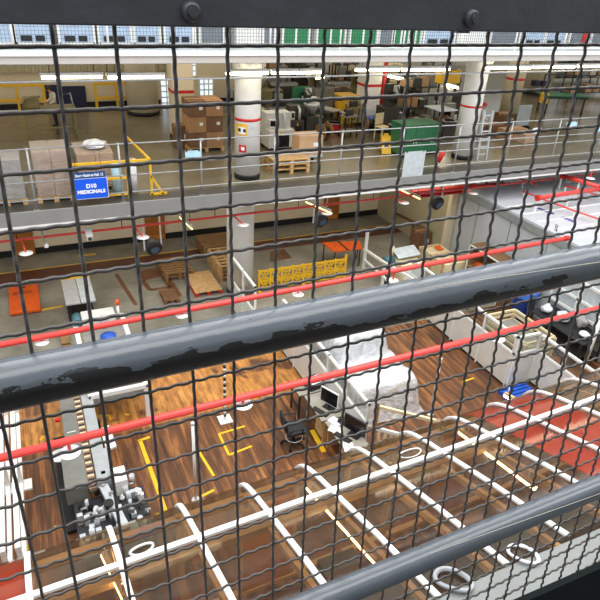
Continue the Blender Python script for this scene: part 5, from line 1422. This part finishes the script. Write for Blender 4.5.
blob('plastic_bag', 'small pale bag near the near end of the black table', (13.9, 9.9, .832), (.15, .2, .1), 'paper', 4)
t = thing('swivel_stool', 'black stool standing left of the black topped work table', 'stool', (13.05, 9.75, 0))
B().lathe([(.001, .5), (.2, .5), (.21, .54), (.19, .58), (.001, .58)], n=20).build('seat', 'fabricblack', t); B().tube([(0, 0, .06), (0, 0, .5)], .03, 10).build('stem', 'darksteel', t)
for k in range(5): B().bar((0, 0, .07), (.27 * math.cos(k * 1.257), .27 * math.sin(k * 1.257), .03), .045).build('base_arm', 'alu' if k == 0 else 'rubber', t)
# yellow pallet truck
t = thing('pallet_truck', 'yellow hand pallet truck parked near the thick white pole', 'pallet truck', (13.35, 8.7, 0), .12)
for s in (-1, 1): bx('fork', 'yellow', t, -.55, s * .2 - .08, .06, .6, s * .2 + .08, .12, .01); B().tube([(-.45, s * .2 - .04, .04), (-.45, s * .2 + .04, .04)], .04, 12).build('roller', 'rubber', t)
bx('head', 'yellow', t, .58, -.25, .06, .75, .25, .45, .02); B().tube([(.75, 0, .3), (.98, 0, 1.1)], .025, 8).build('drawbar', 'ink', t); B().tube([(.98, -.15, 1.1), (.98, .15, 1.1)], .022, 8).build('grip', 'ink', t)
for s in (-1, 1): B().tube([(.7, s * .12 - .03, .09), (.7, s * .12 + .03, .09)], .09, 14).build('steer_wheel', 'rubber', t)
# white screen by the clean room at the right edge
fr = B()
for y in (9.9, 10.9, 11.9): fr.box(14.42, y - .04, 1.0, 14.5, y + .04, 2.0)
for z in (1.0, 1.45, 2.0): fr.box(14.42, 9.86, z - .04, 14.5, 11.94, z + .04)
o = struct('window_5', fr, 'white'); bx('pane', 'palegrey', o, 14.47, 9.9, 1.0, 14.49, 11.9, 2.0)
# ================================================================== canopy
prof = [(3.10, 3.80), (3.3, 3.745), (4.3, 3.49), (5.4, 3.17), (5.8, 3.055), (6.1, 2.95), (6.28, 2.86), (6.42, 2.74), (6.51, 2.58), (6.55, 2.40)]
ribs = [-2.9, -1.87, -.85, .2] + [1.2 + k for k in range(13)]
t = thing('glazed_canopy', 'long white ribbed canopy of brown tinted clear sheets with rounded far edge', 'canopy', (4, 6.55, 0), .045)
def cp(mb, name, m, bevel=0): 
    mb.v = [(x - 4, y - 6.55, z) for x, y, z in mb.v]
    return mb.build(name, m, t, bevel)
for x in ribs:
    cp(B().sheet([(y, z + .015) for y, z in prof][::-1], x - .036, x + .036, .035), 'rib', 'white')
    cp(B().sheet([(y - .0, z - .30) for y, z in prof[:6]][::-1], x - .035, x + .035, .10), 'under_beam', 'tan')
    cp(B().box(x - .04, 6.44, 0, x + .04, 6.52, 2.5), 'post', 'tan')
for x0, x1 in zip(ribs, ribs[1:]):
    cp(B().sheet(prof[::-1], x0 + .02, x1 - .02, .008), 'roof_sheet', 'poly')
    cp(B().box(x0 + .04, 6.535, .08, x1 - .04, 6.545, 2.42), 'wall_sheet', 'poly')
cp(B().box(ribs[0], 5.36, 3.195, ribs[-1], 5.44, 3.25), 'purlin', 'white', .006)
cp(B().box(ribs[0], 6.42, 2.34, ribs[-1], 6.52, 2.46), 'eaves_beam', 'tan')
cp(B().box(ribs[0], 5.35, 2.9, ribs[-1], 5.45, 3.02), 'under_purlin', 'tan')
cp(B().box(ribs[0], 6.42, .0, ribs[-1], 6.53, .09), 'sill', 'tan')
for i, (x0, x1, nm) in enumerate(((2.24, 3.16, 'door'), (6.16, 7.1, 'door'))):
    cp(B().box(x0, 6.44, .09, x1, 6.52, 2.1), nm, 'brownpanel')
    cp(B().box(x1 - .2, 6.40, .9, x1 - .14, 6.44, 1.3), 'door_handle', 'white')
# red sheets lying just below the glazing
pin = [(y, z - .05) for y, z in prof[1:8]]
for i, (x0, x1) in enumerate(((-2.85, -1.9), (-1.84, -.9), (6.6, 7.17), (7.23, 8.17))):
    o = B().sheet(pin[::-1], x0, x1, .012)
    cp(o, 'red_liner', 'redsheet')
# ledge the canopy lands on, at the foot of our own gallery
struct('trim_9', B().box(XL, 2.35, 3.35, XR, 3.12, 3.80), 'ledge', bevel=.02)
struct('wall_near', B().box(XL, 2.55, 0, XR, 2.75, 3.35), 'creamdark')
struct('floor_canopy', B().box(XL, 2.75, 0, 13.8, 6.2, .004), 'brownfloor')
# our own walkway: floor, back wall and ceiling behind the railing
struct('floor_walkway', B().box(XL, -3.2, 8.0, XR, .66, 8.2), 'darkgrey')
struct('wall_rear', B().box(XL, -3.4, 8.0, XR, -3.2, 11.2), 'machine3')
# lights inside
for i, (pa, pb, za, zb_) in enumerate((((307, 486), (377, 563), 2.72, 3.02), ((460, 432), (535, 488), 2.75, 3.05), ((104, 555), (126, 600), 2.75, 3.1), ((505, 395), (560, 404), 2.3, 2.3))):
    a = G(*pa, za); b = G(*pb, zb_)
    if i == 3: b = a + Vector((.0, -.6, .1))
    tt = thing('tube_light', 'lit tube lamp inside the canopy, ' + ('beside the rib right of the office chair', 'left of the red liners', 'near the conveyor cluster end', 'short one near the blue pallet')[i], 'light', (a + b) / 2, 0, 'tube lamps inside the canopy')
    dv = (b - a) / 2
    B().tube([-dv, dv], .045, 10).build('tube', 'tubewarm', tt); B().bar(-dv + Vector((0, 0, .05)), dv + Vector((0, 0, .05)), .07, .05).build('housing', 'tan', tt)
    for s in (-.8, .8): B().tube([dv * s + Vector((0, 0, .07)), dv * s + Vector((0, 0, .22))], .01, 6).build('hanger', 'white', tt)
# cables and hoses lying on the sheets, plus one reflection modelled as a ring
def roof_z(y):
    for (y0, z0), (y1, z1) in zip(prof, prof[1:]):
        if y0 <= y <= y1: return z0 + (z1 - z0) * (y - y0) / (y1 - y0)
    return prof[0][1]
def loop(label, px, py, rx, ry, n, r, m, rot=0.3, seed=1, name='canopy_loop', cat='cable'):
    p = G(px, py, 3.2)
    for _ in range(6): p = G(px, py, roof_z(p.y))
    q = random.Random(seed); pts = []
    for k in range(28 * n):
        an = 2 * PI * k / 28; f = 1 + .05 * math.sin(3 * an + q.random() * .2) + .05 * (k // 28)
        x = rx * f * math.cos(an); y = ry * f * math.sin(an); x, y = x * math.cos(rot) - y * math.sin(rot), x * math.sin(rot) + y * math.cos(rot)
        yy = min(6.3, p.y + y); pts.append((x, yy - p.y, roof_z(yy - .045 * (p.x - 4)) + .02 + r + .5 * r * (k // 28) - p.z))
    o = B().tube(pts, r, 8); o_ = o.build(name, m); o_.location = p
    return tag(o_, label, cat)
loop('white ring modelling a reflection on the canopy sheet right of the conveyor cluster', 142, 549, .15, .09, 1, .018, 'coil', .2, 1)
loop('thin white cable coil on the canopy between two ribs in front of the slatted gate', 410, 455, .2, .1, 2, .008, 'coil', .1, 2)
loop('crumpled white cord loop low on the canopy left of the lower red liner', 522, 556, .12, .17, 2, .018, 'coil', .5, 3)
loop('grey hose coil at the foot of the canopy by the pale ledge', 452, 582, .14, .2, 2, .025, 'greycloth', .6, 4)
# things stored under the canopy
for i, (px, py, w, d, h, m, lb) in enumerate(((165, 555, .6, .5, .6, 'machine', 'grey carton seen through the canopy near the white reflection ring'), (190, 575, .5, .5, .5, 'cartondark', 'dark carton seen through the canopy right of the grey one'), (345, 540, .7, .5, .9, 'machinedark', 'dark cabinet under the canopy below the office chair'), (470, 520, .6, .5, 1.0, 'cartondark', 'brown carton under the canopy beside the right brown door'), (40, 590, .9, .6, .7, 'brownpanel', 'golden brown crate under the canopy at the left'))):
    p = G(px, py, h)
    y = max(3.3, min(5.7, p.y)); 
    carton(lb, (p.x * (y / p.y) if p.y else p.x, y, 0), w, d, h, 0, m, tape=(i < 2))

# ================================================================== light, camera, world
sun = None
def area(name, loc, rot, sx, sy, power, col):
    l = bpy.data.lights.new(name, 'AREA'); l.shape = 'RECTANGLE'; l.size = sx; l.size_y = sy; l.energy = power; l.color = col
    o = bpy.data.objects.new(name, l); C.objects.link(o); o.location = loc; o.rotation_euler = rot
    return o
# daylight from the roof light, stretched past the well to brighten fronts
area('stretched_skylight_daylight', (8, 5.5, 17.5), (0, 0, 0), 30, 17, SKY_P, (1.0, .985, .955))
# lamp rows of the galleries
area('gallery_lamp_row', (4, 19.5, 7.45), (0, 0, 0), 20, 3.5, GAL_P, (1.0, .90, .72))
area('gallery_lamp_row', (26, 21, 7.45), (0, 0, 0), 20, 5, GAL_P * 1.1, (1.0, .90, .72))
area('gallery_lamp_row', (10, 25.2, 7.45), (0, 0, 0), 26, 2, GAL_P * .8, (1.0, .90, .72))
area('hall_lamp_row', (5, 17.6, 3.82), (0, 0, 0), 18, 2, LOW_P, (1.0, .92, .78))
for x_ in (-1.3, 1.7, 3.7, 6.2, 9.0): area('canopy_fill', (x_, 4.6, 2.55), (0, 0, 0), .15, 1.6, CAN_P, (1.0, .82, .58))  # area lights added to brighten the canopy interior beside its tube lamps
area('top_gallery_lamp_row', (10, 15.9, 10.5), (0, 0, 0), 40, .8, TOP_P, (.95, .98, 1.0))
struct('ceiling', B().box(XL, 14.6, 10.7, XR, 30, 10.9), 'offwhite')
w = bpy.data.worlds.new('sky'); S.world = w; w.use_nodes = True
bg = w.node_tree.nodes['Background']; bg.inputs['Color'].default_value = (.84, .91, 1.0, 1); bg.inputs['Strength'].default_value = WORLD
cd = bpy.data.cameras.new('camera'); cam = bpy.data.objects.new('camera', cd); C.objects.link(cam)
cd.sensor_width = 36; cd.sensor_height = 36; cd.lens = 36.0 * FPX / 600.0; cd.clip_start = .05; cd.clip_end = 200
right = Vector((_X[0], _Y[0], _Z[0])); dn = Vector((_X[1], _Y[1], _Z[1])); fw = Vector((_X[2], _Y[2], _Z[2]))
m = Matrix((right, -dn, -fw)).transposed().to_4x4(); m.translation = EYE
cam.matrix_world = m
S.camera = cam
vs_ = S.view_settings
vs_.view_transform = 'Standard'; vs_.look = 'None'; vs_.gamma = 1; vs_.exposure = EXPO; vs_.use_curve_mapping = False
S.cycles.max_bounces = 8; S.cycles.transparent_max_bounces = 24; S.cycles.diffuse_bounces = 3; S.cycles.glossy_bounces = 3
S.cycles.use_denoising = True; S.cycles.sample_clamp_indirect = 4.0; S.cycles.caustics_reflective = False; S.cycles.caustics_refractive = False
